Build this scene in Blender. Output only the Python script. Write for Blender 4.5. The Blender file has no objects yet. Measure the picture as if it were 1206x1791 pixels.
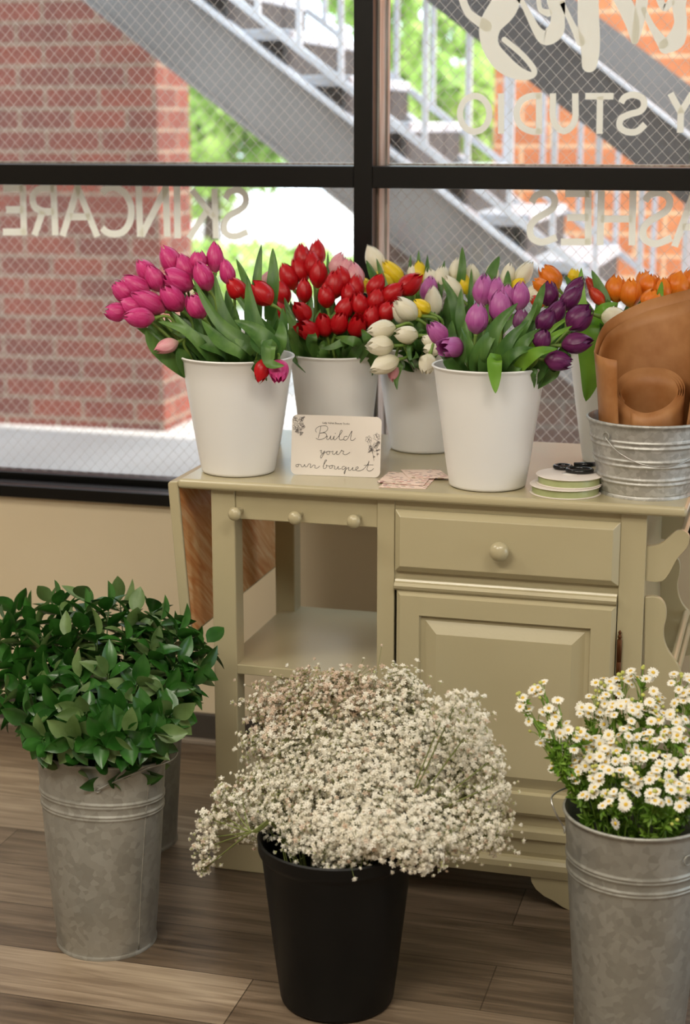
import bpy, math, random
from mathutils import Vector, Matrix
R=math.radians
sc=bpy.context.scene
# ------------------------------------------------------------------ camera, sky, lights, exposure
F_PX=2930.0; PITCH=R(12.9); YAW=R(15.3); EYE=1.63; IMG_W=1206; IMG_H=1791
cd=bpy.data.cameras.new('camera'); cam=bpy.data.objects.new('camera',cd); sc.collection.objects.link(cam)
cd.sensor_fit='VERTICAL'; cd.sensor_height=36; cd.lens=F_PX/IMG_H*36
cam.location=(0,0,EYE); cam.rotation_euler=(R(90)-PITCH,0,YAW)
cd.dof.use_dof=True; cd.dof.focus_distance=3.42; cd.dof.aperture_fstop=3.0; cd.clip_end=200
sc.camera=cam
sc.view_settings.view_transform='Standard'; sc.view_settings.look='None'; sc.view_settings.gamma=1
sc.view_settings.use_curve_mapping=False; sc.view_settings.exposure=0.0
sc.cycles.use_denoising=True; sc.cycles.max_bounces=9; sc.cycles.transparent_max_bounces=24
w=bpy.data.worlds.new('sky'); sc.world=w; w.use_nodes=True
bg=w.node_tree.nodes['Background']; bg.inputs[0].default_value=(.76,.88,1,1); bg.inputs[1].default_value=3.5
def lamp(name,kind,loc,energy,col,rot=(0,0,0),size=None,size_y=None,angle=None):
    l=bpy.data.lights.new(name,kind); l.energy=energy; l.color=col
    if size: l.shape='RECTANGLE'; l.size=size; l.size_y=size_y or size
    if angle: l.angle=angle
    o=bpy.data.objects.new(name,l); o.location=loc; o.rotation_euler=rot; sc.collection.objects.link(o); return o
sv=Vector((1,-.13,.9)).normalized()
sun=lamp('sun','SUN',(8,2,12),9,(1,.975,.93),angle=R(1.5)); sun.rotation_euler=sv.to_track_quat('Z','Y').to_euler()
WARM=(1,.935,.80)
CEIL_LAMPS=[(-1.2,.7,57),(.3,1.5,29),(-2.4,2.3,25)]
for cx,cy,e in CEIL_LAMPS:
    lamp('ceiling_light_source','AREA',(cx,cy,2.74),e,WARM,size=1.15,size_y=.55)

# ------------------------------------------------------------------ projection helpers (where the eye sees a thing on a given plane)
_f=Vector((-math.sin(YAW)*math.cos(PITCH),math.cos(YAW)*math.cos(PITCH),-math.sin(PITCH)))
_r=Vector((math.cos(YAW),math.sin(YAW),0)); _u=_r.cross(_f)
def at(px,py,y=None,z=None):
    d=_f*F_PX+_r*(px-IMG_W/2)-_u*(py-IMG_H/2)
    t=y/d.y if y is not None else (z-EYE)/d.z
    return Vector((0,0,EYE))+d*t
# ------------------------------------------------------------------ mesh helpers
class MB:
    def __init__(s): s.v=[];s.f=[];s.m=[];s.M=Matrix.Identity(4);s.mi=0
    def add(s,vs,fs,mi=None):
        b=len(s.v); s.v+=[tuple(s.M@Vector(p)) for p in vs]
        s.f+=[tuple(i+b for i in f) for f in fs]; s.m+=[s.mi if mi is None else mi]*len(fs); return s
    def box(s,x0,x1,y0,y1,z0,z1,mi=None):
        return s.add([(x0,y0,z0),(x1,y0,z0),(x1,y1,z0),(x0,y1,z0),(x0,y0,z1),(x1,y0,z1),(x1,y1,z1),(x0,y1,z1)],
          [(0,3,2,1),(4,5,6,7),(0,1,5,4),(1,2,6,5),(2,3,7,6),(3,0,4,7)],mi)
    def tube(s,pts,rad,n=8,cap=True,mi=None):
        pts=[Vector(p) for p in pts]; k=len(pts)
        if not hasattr(rad,'__len__'): rad=[rad]*k
        t0=(pts[1]-pts[0]).normalized(); a=t0.orthogonal().normalized(); vs=[];fs=[]
        for i,p in enumerate(pts):
            t=(pts[min(i+1,k-1)]-pts[max(i-1,0)]).normalized()
            a=(a-t*a.dot(t)); a=a.normalized() if a.length>1e-6 else t.orthogonal().normalized(); b=t.cross(a)
            for j in range(n):
                g=2*math.pi*j/n; vs.append(p+(a*math.cos(g)+b*math.sin(g))*rad[i])
        for i in range(k-1):
            for j in range(n):
                fs.append((i*n+j,i*n+(j+1)%n,(i+1)*n+(j+1)%n,(i+1)*n+j))
        if cap: fs.append(tuple(range(n-1,-1,-1))); fs.append(tuple((k-1)*n+j for j in range(n)))
        return s.add(vs,fs,mi)
    def lathe(s,prof,n=48,cap0=False,cap1=False,sq=None,mi=None):
        vs=[];fs=[]
        for r,z in prof:
            k=sq(z) if sq else 1
            for j in range(n):
                g=2*math.pi*j/n; vs.append((r*math.cos(g),r*math.sin(g)*k,z))
        for i in range(len(prof)-1):
            for j in range(n): fs.append((i*n+j,i*n+(j+1)%n,(i+1)*n+(j+1)%n,(i+1)*n+j))
        if cap0: fs.append(tuple(range(n-1,-1,-1)))
        if cap1: fs.append(tuple((len(prof)-1)*n+j for j in range(n)))
        return s.add(vs,fs,mi)
    def prism(s,pts,off,mi=None):
        # pts: 3-D outline, off: extrusion vector
        n=len(pts); off=Vector(off); a=[Vector(p) for p in pts]
        return s.add(a+[p+off for p in a],[tuple(range(n-1,-1,-1)),tuple(range(n,2*n))]+[(i,(i+1)%n,n+(i+1)%n,n+i) for i in range(n)],mi)
    def sheet(s,grid,mi=None,closed=False):
        nr=len(grid);nc=len(grid[0]);vs=[p for r in grid for p in r];fs=[]
        for i in range(nr-1):
            for j in range(nc-1 if not closed else nc):
                j2=(j+1)%nc; fs.append((i*nc+j,i*nc+j2,(i+1)*nc+j2,(i+1)*nc+j))
        return s.add(vs,fs,mi)
    def mesh(s,name,mats,smooth=True):
        me=bpy.data.meshes.new(name); me.from_pydata(s.v,[],s.f)
        for m in (mats if isinstance(mats,(list,tuple)) else [mats]): me.materials.append(m)
        me.polygons.foreach_set('material_index',s.m)
        me.polygons.foreach_set('use_smooth',[smooth]*len(s.f)); me.update(); return me
    def build(s,name,mats,parent=None,smooth=False,bevel=0,auto=None,seg=2):
        o=bpy.data.objects.new(name,s.mesh(name,mats,smooth)); sc.collection.objects.link(o)
        if parent: o.parent=parent
        if bevel:
            b=o.modifiers.new('bevel','BEVEL'); b.width=bevel; b.segments=seg; b.limit_method='ANGLE'; b.angle_limit=R(30)
        if auto:
            fix_normals(o.data)
            if o.data.polygons: o.data.set_sharp_from_angle(angle=R(auto))
        return o
def fix_normals(me):
    import bmesh
    b=bmesh.new(); b.from_mesh(me); bmesh.ops.recalc_face_normals(b,faces=b.faces); b.to_mesh(me); b.free()
def tag(o,label=None,cat=None,group=None,kind=None):
    if label:o['label']=label
    if cat:o['category']=cat
    if group:o['group']=group
    if kind:o['kind']=kind
    return o
def empty(name,loc=(0,0,0),rz=0,label=None,cat=None,group=None):
    o=bpy.data.objects.new(name,None); o.location=loc; o.rotation_euler=(0,0,rz); o.empty_display_size=.02
    sc.collection.objects.link(o); return tag(o,label,cat,group)
def link(name,me,parent,mat=None):
    o=bpy.data.objects.new(name,me); sc.collection.objects.link(o); o.parent=parent
    if mat is not None: o.matrix_local=mat
    return o
def struct(mb,name,mats,smooth=False,bevel=0): return tag(mb.build(name,mats,None,smooth,bevel),kind='structure')
def catmull(P,n=6):
    P=[Vector(p) for p in P]; out=[]
    for i in range(len(P)-1):
        a=P[max(i-1,0)];b=P[i];c=P[i+1];d=P[min(i+2,len(P)-1)]
        for k in range(n):
            t=k/n; out.append(.5*((2*b)+(c-a)*t+(2*a-5*b+4*c-d)*t*t+(3*b-a-3*c+d)*t**3))
    out.append(P[-1]); return out
def bez(a,b,c,d,n):
    return [a*(1-t)**3+b*3*t*(1-t)**2+c*3*t*t*(1-t)+d*t**3 for t in [i/n for i in range(n+1)]]
# ------------------------------------------------------------------ materials
def lin(c): return tuple(((x/255)/12.92 if x/255<=.04045 else ((x/255+.055)/1.055)**2.4) for x in c)+(1,)
def mat(name,col,rough=.5,metal=0,spec=.5,coat=0,sss=0,trans=0):
    m=bpy.data.materials.new(name); m.use_nodes=True; b=m.node_tree.nodes['Principled BSDF']
    b.inputs['Base Color'].default_value=lin(col); b.inputs['Roughness'].default_value=rough; b.inputs['Metallic'].default_value=metal
    b.inputs['Specular IOR Level'].default_value=spec
    if coat: b.inputs['Coat Weight'].default_value=coat; b.inputs['Coat Roughness'].default_value=.2
    if trans: translucent(m,trans)
    return m
def N(m,t,**k):
    n=m.node_tree.nodes.new(t)
    for a,v in k.items(): setattr(n,a,v)
    return n
def L(m,a,b): m.node_tree.links.new(a,b)
def translucent(m,f):
    nt=m.node_tree; b=nt.nodes['Principled BSDF']; out=nt.nodes['Material Output']
    t=N(m,'ShaderNodeBsdfTranslucent'); mx=N(m,'ShaderNodeMixShader'); mx.inputs[0].default_value=f
    t.inputs[0].default_value=b.inputs['Base Color'].default_value
    L(m,b.outputs[0],mx.inputs[1]);L(m,t.outputs[0],mx.inputs[2]);L(m,mx.outputs[0],out.inputs[0]); m['_t']=t.name
def ramp(m,fac,stops):
    r=N(m,'ShaderNodeValToRGB'); e=r.color_ramp.elements
    while len(e)>len(stops): e.remove(e[-1])
    while len(e)<len(stops): e.new(.5)
    for i,(p,c) in enumerate(stops): e[i].position=p; e[i].color=lin(c)
    L(m,fac,r.inputs[0]); return r
def setcol(m,sock):
    L(m,sock,m.node_tree.nodes['Principled BSDF'].inputs['Base Color'])
    if '_t' in m: L(m,sock,m.node_tree.nodes[m['_t']].inputs[0])
def coords(m,scale=(1,1,1),kind='Object',rot=(0,0,0)):
    c=N(m,'ShaderNodeTexCoord'); mp=N(m,'ShaderNodeMapping'); mp.inputs['Scale'].default_value=scale; mp.inputs['Rotation'].default_value=rot
    L(m,c.outputs[kind],mp.inputs[0]); return mp.outputs[0]
def noise(m,vec,scale,detail=4,dist=0):
    n=N(m,'ShaderNodeTexNoise'); n.inputs['Scale'].default_value=scale; n.inputs['Detail'].default_value=detail; n.inputs['Distortion'].default_value=dist
    L(m,vec,n.inputs['Vector']); return n.outputs[0]
def bump(m,sock,strength=.2,dist=.002):
    b=N(m,'ShaderNodeBump'); b.inputs['Strength'].default_value=strength; b.inputs['Distance'].default_value=dist
    L(m,sock,b.inputs['Height']); L(m,b.outputs[0],m.node_tree.nodes['Principled BSDF'].inputs['Normal'])
def mottled(name,c1,c2,scale=6,rough=.5,metal=0,spec=.5,b=0,bs=60,stretch=(1,1,1),trans=0,lo=.35,hi=.65):
    m=mat(name,c1,rough,metal,spec,trans=trans); v=coords(m,stretch)
    setcol(m,ramp(m,noise(m,v,scale),[(lo,c1),(hi,c2)]).outputs[0])
    if b: bump(m,noise(m,v,bs),b)
    return m
M={}
M['wall']=mottled('wall_paint',(221,205,176),(217,200,170),2,.85,b=.15,bs=90)
M['wallroom']=mat('room_wall_paint',(214,204,190),.9)
M['ceil']=mat('ceiling_paint',(225,220,212),.9)
M['base']=mat('baseboard_vinyl',(70,64,58),.5)
M['shoe']=mat('shoe_strip',(150,138,124),.5)
M['blackmetal']=mottled('black_window_frame',(9,9,9),(14,13,12),3,.34,spec=.3)
M['alu']=mottled('weathered_aluminium',(150,128,112),(200,195,188),14,.3,.35,stretch=(8,8,.4))
M['paint']=mottled('sage_cream_paint',(182,171,138),(177,165,131),2.5,.3,b=.06,bs=160)
M['paint'].node_tree.nodes['Principled BSDF'].inputs['Coat Weight'].default_value=.3; M['paint'].node_tree.nodes['Principled BSDF'].inputs['Coat Roughness'].default_value=.22
M['white']=mat('white_bucket_enamel',(232,230,228),.4)
M['black']=mottled('black_plastic',(11,11,11),(15,15,14),5,.5,spec=.25)
M['vinyl']=mat('cream_vinyl',(246,244,230),.6,trans=.3)
M['wire']=mat('glass_wire',(186,172,158),.4,.3)
M['card']=mat('sign_card',(232,224,216),.3)
M['ink']=mat('black_ink',(40,37,38),.7)
M['greyink']=mat('grey_ink',(92,86,86),.8)
M['hingemetal']=mat('antique_hinge',(98,62,36),.4,.8)
M['steelwire']=mat('steel_wire',(176,174,170),.3,.85)
M['satin']=mottled('sage_satin_ribbon',(150,158,108),(172,178,130),12,.28,stretch=(1,1,.1))
M['spool']=mottled('spool_card',(220,208,198),(230,219,210),9,.6)
M['scissor']=mat('black_scissor_handle',(12,12,13),.18)
M['blade']=mat('scissor_blade',(190,190,190),.2,1)
M['stem']=mottled('tulip_stem',(120,146,62),(98,130,48),14,.5,trans=.12)
M['leaf']=mottled('tulip_leaf',(54,94,36),(98,136,62),9,.42,stretch=(3,3,.6),trans=.22,b=.12,bs=120)
M['leafb']=mottled('tulip_leaf_bright',(96,146,34),(126,172,54),9,.42,trans=.3)
M['rleaf']=mottled('ruscus_leaf',(30,74,20),(52,102,36),26,.3,trans=.1)
M['rleafb']=mottled('ruscus_leaf_pale',(86,112,58),(108,134,80),26,.4,trans=.15)
M['rstem']=mat('ruscus_stem',(60,88,34),.5)
M['bstem']=mat('babys_breath_stem',(112,122,62),.6)
M['bflw']=mottled('babys_breath_cream',(255,253,246),(250,245,232),40,.7,trans=.42)
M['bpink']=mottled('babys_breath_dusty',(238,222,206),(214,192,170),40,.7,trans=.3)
M['bcal']=mat('babys_breath_calyx',(196,198,148),.7,trans=.3)
M['dpet']=mat('daisy_petal',(246,242,230),.6,trans=.25)
M['dcen']=mottled('daisy_centre',(232,184,52),(240,204,84),300,.8,b=.5,bs=900)
M['dstem']=mat('daisy_stem',(118,150,56),.6,trans=.1)
M['dleaf']=mottled('daisy_leaf',(92,136,38),(134,170,62),30,.5,trans=.3)
M['dbud']=mat('daisy_bud',(186,190,96),.7)
M['concrete']=mottled('patio_concrete',(188,182,176),(172,166,160),1.2,.8)
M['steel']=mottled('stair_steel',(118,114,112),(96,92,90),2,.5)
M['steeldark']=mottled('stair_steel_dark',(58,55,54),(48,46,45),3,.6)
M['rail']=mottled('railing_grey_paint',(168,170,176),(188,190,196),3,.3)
M['tleaf']=mottled('tree_leaf',(132,174,70),(188,214,120),.9,.6,trans=.45)
M['bark']=mottled('tree_bark',(92,74,58),(70,56,44),6,.9)
M['lampbody']=mat('lamp_white',(235,232,226),.5)
m=bpy.data.materials.new('lamp_diffuser'); m.use_nodes=True; e=N(m,'ShaderNodeEmission'); e.inputs[0].default_value=(*WARM,1); e.inputs[1].default_value=2.5
L(m,e.outputs[0],m.node_tree.nodes['Material Output'].inputs[0]); M['diff']=m
# galvanised metal: zinc spangle
def galv(name,c1,c2,c3,sc_=34):
    m=mat(name,c1,.48,.55); v=coords(m)
    vo=N(m,'ShaderNodeTexVoronoi'); vo.inputs['Scale'].default_value=sc_; L(m,v,vo.inputs['Vector'])
    nz=noise(m,v,7,6); s=N(m,'ShaderNodeMix',data_type='FLOAT'); s.inputs[0].default_value=.42
    sep=N(m,'ShaderNodeSeparateColor'); L(m,vo.outputs['Color'],sep.inputs[0]); L(m,nz,s.inputs[2]); L(m,sep.outputs[0],s.inputs[3])
    setcol(m,ramp(m,s.outputs[0],[(.25,c1),(.5,c2),(.8,c3)]).outputs[0])
    mr=N(m,'ShaderNodeMapRange'); mr.inputs[3].default_value=.36; mr.inputs[4].default_value=.6; L(m,s.outputs[0],mr.inputs[0])
    L(m,mr.outputs[0],m.node_tree.nodes['Principled BSDF'].inputs['Roughness']); return m
M['galv']=galv('galvanised_steel',(150,149,142),(161,160,153),(174,173,167),75)
M['galvp']=galv('galvanised_pail_steel',(168,165,160),(182,180,175),(204,202,198),110)
# floor planks
m=mat('wood_plank_floor',(120,98,80),.34); v=coords(m)
mp=N(m,'ShaderNodeMapping'); mp.inputs['Location'].default_value=(.515,-.15,0); L(m,v,mp.inputs[0])
br=N(m,'ShaderNodeTexBrick'); br.offset=.37; br.inputs['Scale'].default_value=1; br.inputs['Brick Width'].default_value=1.22; br.inputs['Row Height'].default_value=.18
br.inputs['Mortar Size'].default_value=.0012; br.inputs['Mortar Smooth'].default_value=0; br.inputs['Color1'].default_value=(0,0,0,1); br.inputs['Color2'].default_value=(1,1,1,1); br.inputs['Mortar'].default_value=(.2,.2,.2,1)
L(m,mp.outputs[0],br.inputs['Vector'])
g=coords(m,(1.1,14,1)); n1=noise(m,g,3.2,8,.9); g2=coords(m,(2.2,60,1)); n2=noise(m,g2,2.5,5,.3); g3=coords(m,(1,3,1)); n3=noise(m,g3,1.8,3,.5)
def mixf(a,b,f,op='MIX'):
    x=N(m,'ShaderNodeMix',data_type='FLOAT'); x.inputs[0].default_value=f; L(m,a,x.inputs[2]); L(m,b,x.inputs[3]); return x.outputs[0]
t=mixf(n1,n2,.28); t=mixf(t,n3,.3); t=mixf(t,br.outputs['Color'],.2)
cr=ramp(m,t,[(.3,(66,53,41)),(.43,(102,86,70)),(.55,(134,116,97)),(.7,(176,158,136))])
mx=N(m,'ShaderNodeMix',data_type='RGBA',blend_type='MULTIPLY'); L(m,br.outputs['Fac'],mx.inputs[0]); L(m,cr.outputs[0],mx.inputs[6]); mx.inputs[7].default_value=(.35,.32,.3,1)
setcol(m,mx.outputs[2]); bump(m,t,.15,.002); M['floor']=m
# bricks (world aligned; axis says which plane)
def brick(name,c1,c2,mort,axis,rowh=.108,wid=.30,warm=0):
    m=mat(name,c1,.85); c=N(m,'ShaderNodeTexCoord'); mp=N(m,'ShaderNodeMapping')
    if axis=='x': mp.inputs['Rotation'].default_value=(R(-90),0,0)
    L(m,c.outputs['Object'],mp.inputs[0])
    if axis=='xy':
        sp=N(m,'ShaderNodeSeparateXYZ'); L(m,c.outputs['Object'],sp.inputs[0]); ad=N(m,'ShaderNodeMath',operation='ADD'); L(m,sp.outputs[0],ad.inputs[0]); L(m,sp.outputs[1],ad.inputs[1])
        cb=N(m,'ShaderNodeCombineXYZ'); L(m,ad.outputs[0],cb.inputs[0]); L(m,sp.outputs[2],cb.inputs[1]); vec=cb.outputs[0]
    else: vec=mp.outputs[0]
    b=N(m,'ShaderNodeTexBrick'); b.inputs['Scale'].default_value=1; b.inputs['Brick Width'].default_value=wid; b.inputs['Row Height'].default_value=rowh
    b.inputs['Mortar Size'].default_value=.009; b.inputs['Mortar Smooth'].default_value=.2
    b.inputs['Color1'].default_value=lin(c1); b.inputs['Color2'].default_value=lin(c2); b.inputs['Mortar'].default_value=lin(mort)
    L(m,vec,b.inputs['Vector']); nz=noise(m,vec,9,5)
    mx=N(m,'ShaderNodeMix',data_type='RGBA',blend_type='OVERLAY'); mx.inputs[0].default_value=.35; L(m,b.outputs[0],mx.inputs[6]); L(m,nz,mx.inputs[7])
    setcol(m,mx.outputs[2]); return m
M['brick']=brick('red_brick',(124,58,40),(100,48,36),(134,116,98),'xy')
M['brickshade']=brick('shaded_brick',(92,66,54),(76,56,48),(110,100,92),'xy')  # darker brick copy, shade under the stairs put into the colour
M['brickor']=brick('orange_brick',(200,120,70),(186,106,62),(212,176,138),'xy',.118,.32)
# stained wood of the drop leaf
m=mat('stained_wood',(176,120,72),.35); g=coords(m,(1,1,1),rot=(R(38),0,0)); mp=N(m,'ShaderNodeMapping'); mp.inputs['Scale'].default_value=(1,3,22); L(m,g,mp.inputs[0])
setcol(m,ramp(m,noise(m,mp.outputs[0],2.2,6,1.2),[(.3,(204,128,68)),(.5,(222,166,110)),(.68,(238,204,158))]).outputs[0]); M['wood']=m
# kraft paper with fine ribs
m=mat('kraft_paper',(176,118,74),.5,trans=.25); v=coords(m,(1,1,1)); wv=N(m,'ShaderNodeTexWave'); wv.inputs['Scale'].default_value=150; L(m,v,wv.inputs['Vector'])
setcol(m,ramp(m,noise(m,v,14,4),[(.35,(172,112,60)),(.65,(200,144,92))]).outputs[0]); bump(m,wv.outputs[0],.25,.0006); M['kraft']=m
# patterned gift tags
m=mat('patterned_card',(236,206,190),.6); v=coords(m,(70,130,1)); vo=N(m,'ShaderNodeTexVoronoi'); vo.inputs['Scale'].default_value=1; L(m,v,vo.inputs['Vector'])
sp=N(m,'ShaderNodeSeparateColor'); L(m,vo.outputs['Color'],sp.inputs[0])
dots=ramp(m,vo.outputs['Distance'],[(0,(0,0,0)),(.34,(0,0,0)),(.38,(255,255,255))]); dots.color_ramp.interpolation='LINEAR'
pc=ramp(m,sp.outputs[0],[(0,(196,112,100)),(.4,(120,110,116)),(.7,(206,150,130)),(1,(150,146,110))])
mx=N(m,'ShaderNodeMix',data_type='RGBA'); L(m,dots.outputs[0],mx.inputs[0]); L(m,pc.outputs[0],mx.inputs[6]); mx.inputs[7].default_value=lin((238,214,200)); setcol(m,mx.outputs[2]); M['pattern']=m
# thin clear glass
m=bpy.data.materials.new('clear_glass'); m.use_nodes=True; nt=m.node_tree; nt.nodes.remove(nt.nodes['Principled BSDF'])
tr=N(m,'ShaderNodeBsdfTransparent'); tr.inputs[0].default_value=(.94,.96,.95,1); gl=N(m,'ShaderNodeBsdfGlossy'); gl.inputs['Roughness'].default_value=.02
fr=N(m,'ShaderNodeFresnel'); fr.inputs[0].default_value=1.5; mx=N(m,'ShaderNodeMixShader')
mm=N(m,'ShaderNodeMath',operation='MULTIPLY'); mm.inputs[1].default_value=1.6; L(m,fr.outputs[0],mm.inputs[0]); L(m,mm.outputs[0],mx.inputs[0])
hz=N(m,'ShaderNodeBsdfTranslucent'); hz.inputs[0].default_value=(.9,.9,.88,1); m2=N(m,'ShaderNodeMixShader'); m2.inputs[0].default_value=.032
L(m,tr.outputs[0],m2.inputs[1]);L(m,hz.outputs[0],m2.inputs[2]);L(m,m2.outputs[0],mx.inputs[1])
L(m,gl.outputs[0],mx.inputs[2]);L(m,mx.outputs[0],nt.nodes['Material Output'].inputs[0]); M['glass']=m
# petals: colour runs from base to tip of the bloom (mesh-local z 0..1)
def petal(name,base,mid,tip,streak):
    m=mat('tulip_petal_'+name,mid,.36,trans=.26,spec=.45); c=N(m,'ShaderNodeTexCoord'); s=N(m,'ShaderNodeSeparateXYZ'); L(m,c.outputs['Object'],s.inputs[0])
    r=ramp(m,s.outputs[2],[(.0,base),(.28,mid),(.95,tip)])
    mp=N(m,'ShaderNodeMapping'); mp.inputs['Scale'].default_value=(14,14,1.2); L(m,c.outputs['Object'],mp.inputs[0]); nz=noise(m,mp.outputs[0],1.2,4)
    r2=ramp(m,nz,[(.42,(0,0,0)),(.7,(190,190,190))]); x=N(m,'ShaderNodeMix',data_type='RGBA'); L(m,r2.outputs[0],x.inputs[0]); L(m,r.outputs[0],x.inputs[6]); x.inputs[7].default_value=lin(streak)
    setcol(m,x.outputs[2]); return m
PET={'magenta':petal('magenta',(222,120,150),(206,44,118),(216,66,140),(232,104,166)),
 'red':petal('red',(196,60,30),(196,16,26),(204,22,34),(176,8,20)),
 'blush':petal('blush',(238,214,196),(234,176,180),(226,140,160),(244,206,204)),
 'white':petal('white',(226,224,170),(240,234,208),(246,240,222),(250,246,234)),
 'yellow':petal('yellow',(214,206,70),(242,214,40),(248,220,60),(236,200,20)),
 'lilac':petal('lilac',(220,150,190),(186,84,160),(192,110,176),(206,126,186)),
 'dusky':petal('dusky',(196,140,166),(134,72,120),(122,58,110),(160,110,146)),
 'purple':petal('purple',(134,60,110),(104,32,88),(88,26,80),(136,60,116)),
 'orange':petal('orange',(240,180,70),(238,130,28),(244,146,40),(226,104,20)),
 'flame':petal('flame',(226,150,50),(206,54,30),(196,40,30),(230,110,50))}
# ------------------------------------------------------------------ room shell
WY=4.06; ZT=.898
struct(MB().box(-4.2,2.2,-1.6,4.06,-.1,0),'floor',M['floor'])
struct(MB().box(-4.2,2.2,-1.6,4.3,2.8,2.9),'ceiling',M['ceil'])
struct(MB().box(-4.3,-4.2,-1.6,4.3,0,2.8),'wall_left',M['wallroom'])
struct(MB().box(2.2,2.3,-1.6,2.0,0,2.8).box(2.2,2.3,3.9,4.3,0,2.8).box(2.2,2.3,2.0,3.9,0,.3).box(2.2,2.3,2.0,3.9,2.3,2.8),'wall_right',M['wallroom'])
w2=struct(MB().box(2.21,2.29,2.0,2.06,.3,2.3).box(2.21,2.29,3.84,3.9,.3,2.3).box(2.21,2.29,2.92,2.98,.3,2.3).box(2.21,2.29,2.06,3.84,.3,.36).box(2.21,2.29,2.06,3.84,2.24,2.3),'window_2',M['blackmetal'])
for ya_,yb_ in ((2.06,2.92),(2.98,3.84)): MB().add([(2.25,ya_,.36),(2.25,yb_,.36),(2.25,yb_,2.24),(2.25,ya_,2.24)],[(0,1,2,3)]).build('glass_pane',M['glass'],w2)
struct(MB().box(2.3,5.4,-1.6,4.26,2.6,2.7),'unseen_sun_awning',M['ceil'])  # unseen awning slab, added to keep the sun out of the right window
struct(MB().box(-4.3,2.3,-1.7,-1.6,0,2.8),'wall_front',M['wallroom'])
WX0,WX1,WZ0,WZ1=-2.75,.62,.655,2.5
wb=MB().box(-4.2,2.2,WY,4.26,-.1,WZ0).box(-4.2,2.2,WY,4.26,WZ1,2.8).box(-4.2,WX0,WY,4.26,WZ0,WZ1).box(WX1,2.2,WY,4.26,WZ0,WZ1)
struct(wb,'wall_back',M['wall'])
struct(MB().box(-4.2,2.2,4.046,WY,.012,.084),'baseboard_back',M['base'],bevel=.003)
struct(MB().box(-4.2,2.2,4.03,WY,0,.014),'trim_1',M['shoe'],bevel=.003)
for i,(cx,cy,e_) in enumerate(CEIL_LAMPS):
    t=empty('ceiling_light',(cx,cy,2.8),label=['white rectangular ceiling light panel behind the camera','white rectangular ceiling light panel nearest the cart','white rectangular ceiling light panel on the left side of the room'][i],cat='ceiling light')
    MB().box(-.62,.62,-.32,-.29,-.05,0).box(-.62,.62,.29,.32,-.05,0).box(-.62,-.59,-.29,.29,-.05,0).box(.59,.62,-.29,.29,-.05,0).build('frame',M['lampbody'],t)
    MB().box(-.59,.59,-.29,.29,-.02,-.012).build('diffuser',M['diff'],t)
# ------------------------------------------------------------------ window
MX0,MX1=-1.084,-1.036; BZ0,BZ1=1.487,1.54
wf=MB()
wf.box(WX0,WX1,4.04,4.075,WZ0,.688).box(WX0,WX1,4.075,4.22,WZ0,.672)           # sill front and deep sill
wf.box(WX0,WX1,4.10,4.13,.672,.684).box(WX0,WX1,4.155,4.215,.672,.70)
wf.box(MX0,MX1,4.04,4.165,.688,WZ1-.05).box(WX0,MX0,4.04,4.165,BZ0,BZ1).box(MX1,WX1,4.04,4.165,BZ0,BZ1)
wf.box(WX0,WX0+.05,4.04,4.215,.688,WZ1-.05).box(WX1-.05,WX1,4.04,4.215,.688,WZ1-.05).box(WX0,WX1,4.04,4.215,WZ1-.05,WZ1)
win=struct(wf,'window_1',M['blackmetal'],bevel=.0025)
st=MB()
for a,b in ((BZ1,WZ1-.05),(.70,BZ0)):
    st.box(MX1,MX1+.006,4.085,4.178,a,b).box(MX1+.006,MX1+.011,4.15,4.172,a,b)
st.box(MX0,MX1,4.168,4.215,.70,WZ1-.05)
st.box(WX0+.05,MX0,4.168,4.215,BZ0+.004,BZ1+.004).box(MX1,WX1-.05,4.168,4.215,BZ0+.004,BZ1+.004)
st.build('glazing_stop',M['alu'],win)
GY=4.18
def wires(x0,x1,z0,z1,s=.0325,r=.00052):
    mb=MB()
    def seg(p,q):
        d=Vector((q[0]-p[0],0,q[1]-p[1])).normalized(); n=Vector((-d.z,0,d.x))*r; o=Vector((0,r,0))
        a=Vector((p[0],GY,p[1]));b=Vector((q[0],GY,q[1]))
        vs=[a+n,a+o,a-n,a-o,b+n,b+o,b-n,b-o]; mb.add(vs,[(0,1,5,4),(1,2,6,5),(2,3,7,6),(3,0,4,7)])
    for sl in (1.06,-1.06):
        c=-12.
        k0=min(z0-sl*x for x in (x0,x1)); k1=max(z1-sl*x for x in (x0,x1)); k=math.ceil(k0/s)*s
        while k<k1:
            pts=[]
            for x in (x0,x1):
                z=sl*x+k
                if z0<=z<=z1: pts.append((x,z))
            for z in (z0,z1):
                x=(z-k)/sl
                if x0<x<x1: pts.append((x,z))
            if len(pts)>=2: seg(pts[0],pts[1])
            k+=s
    return mb
for (x0,x1,z0,z1) in ((WX0+.05,MX0,BZ1,WZ1-.05),(MX1+.011,WX1-.05,BZ1,WZ1-.05),(WX0+.05,MX0,.70,BZ0),(MX1+.011,WX1-.05,.70,BZ0)):
    MB().add([(x0,GY-.004,z0),(x1,GY-.004,z0),(x1,GY-.004,z1),(x0,GY-.004,z1)],[(0,1,2,3)]).build('glass_pane',M['glass'],win)
    wires(x0,x1,z0,z1).build('wire_mesh',M['wire'],win)
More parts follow.
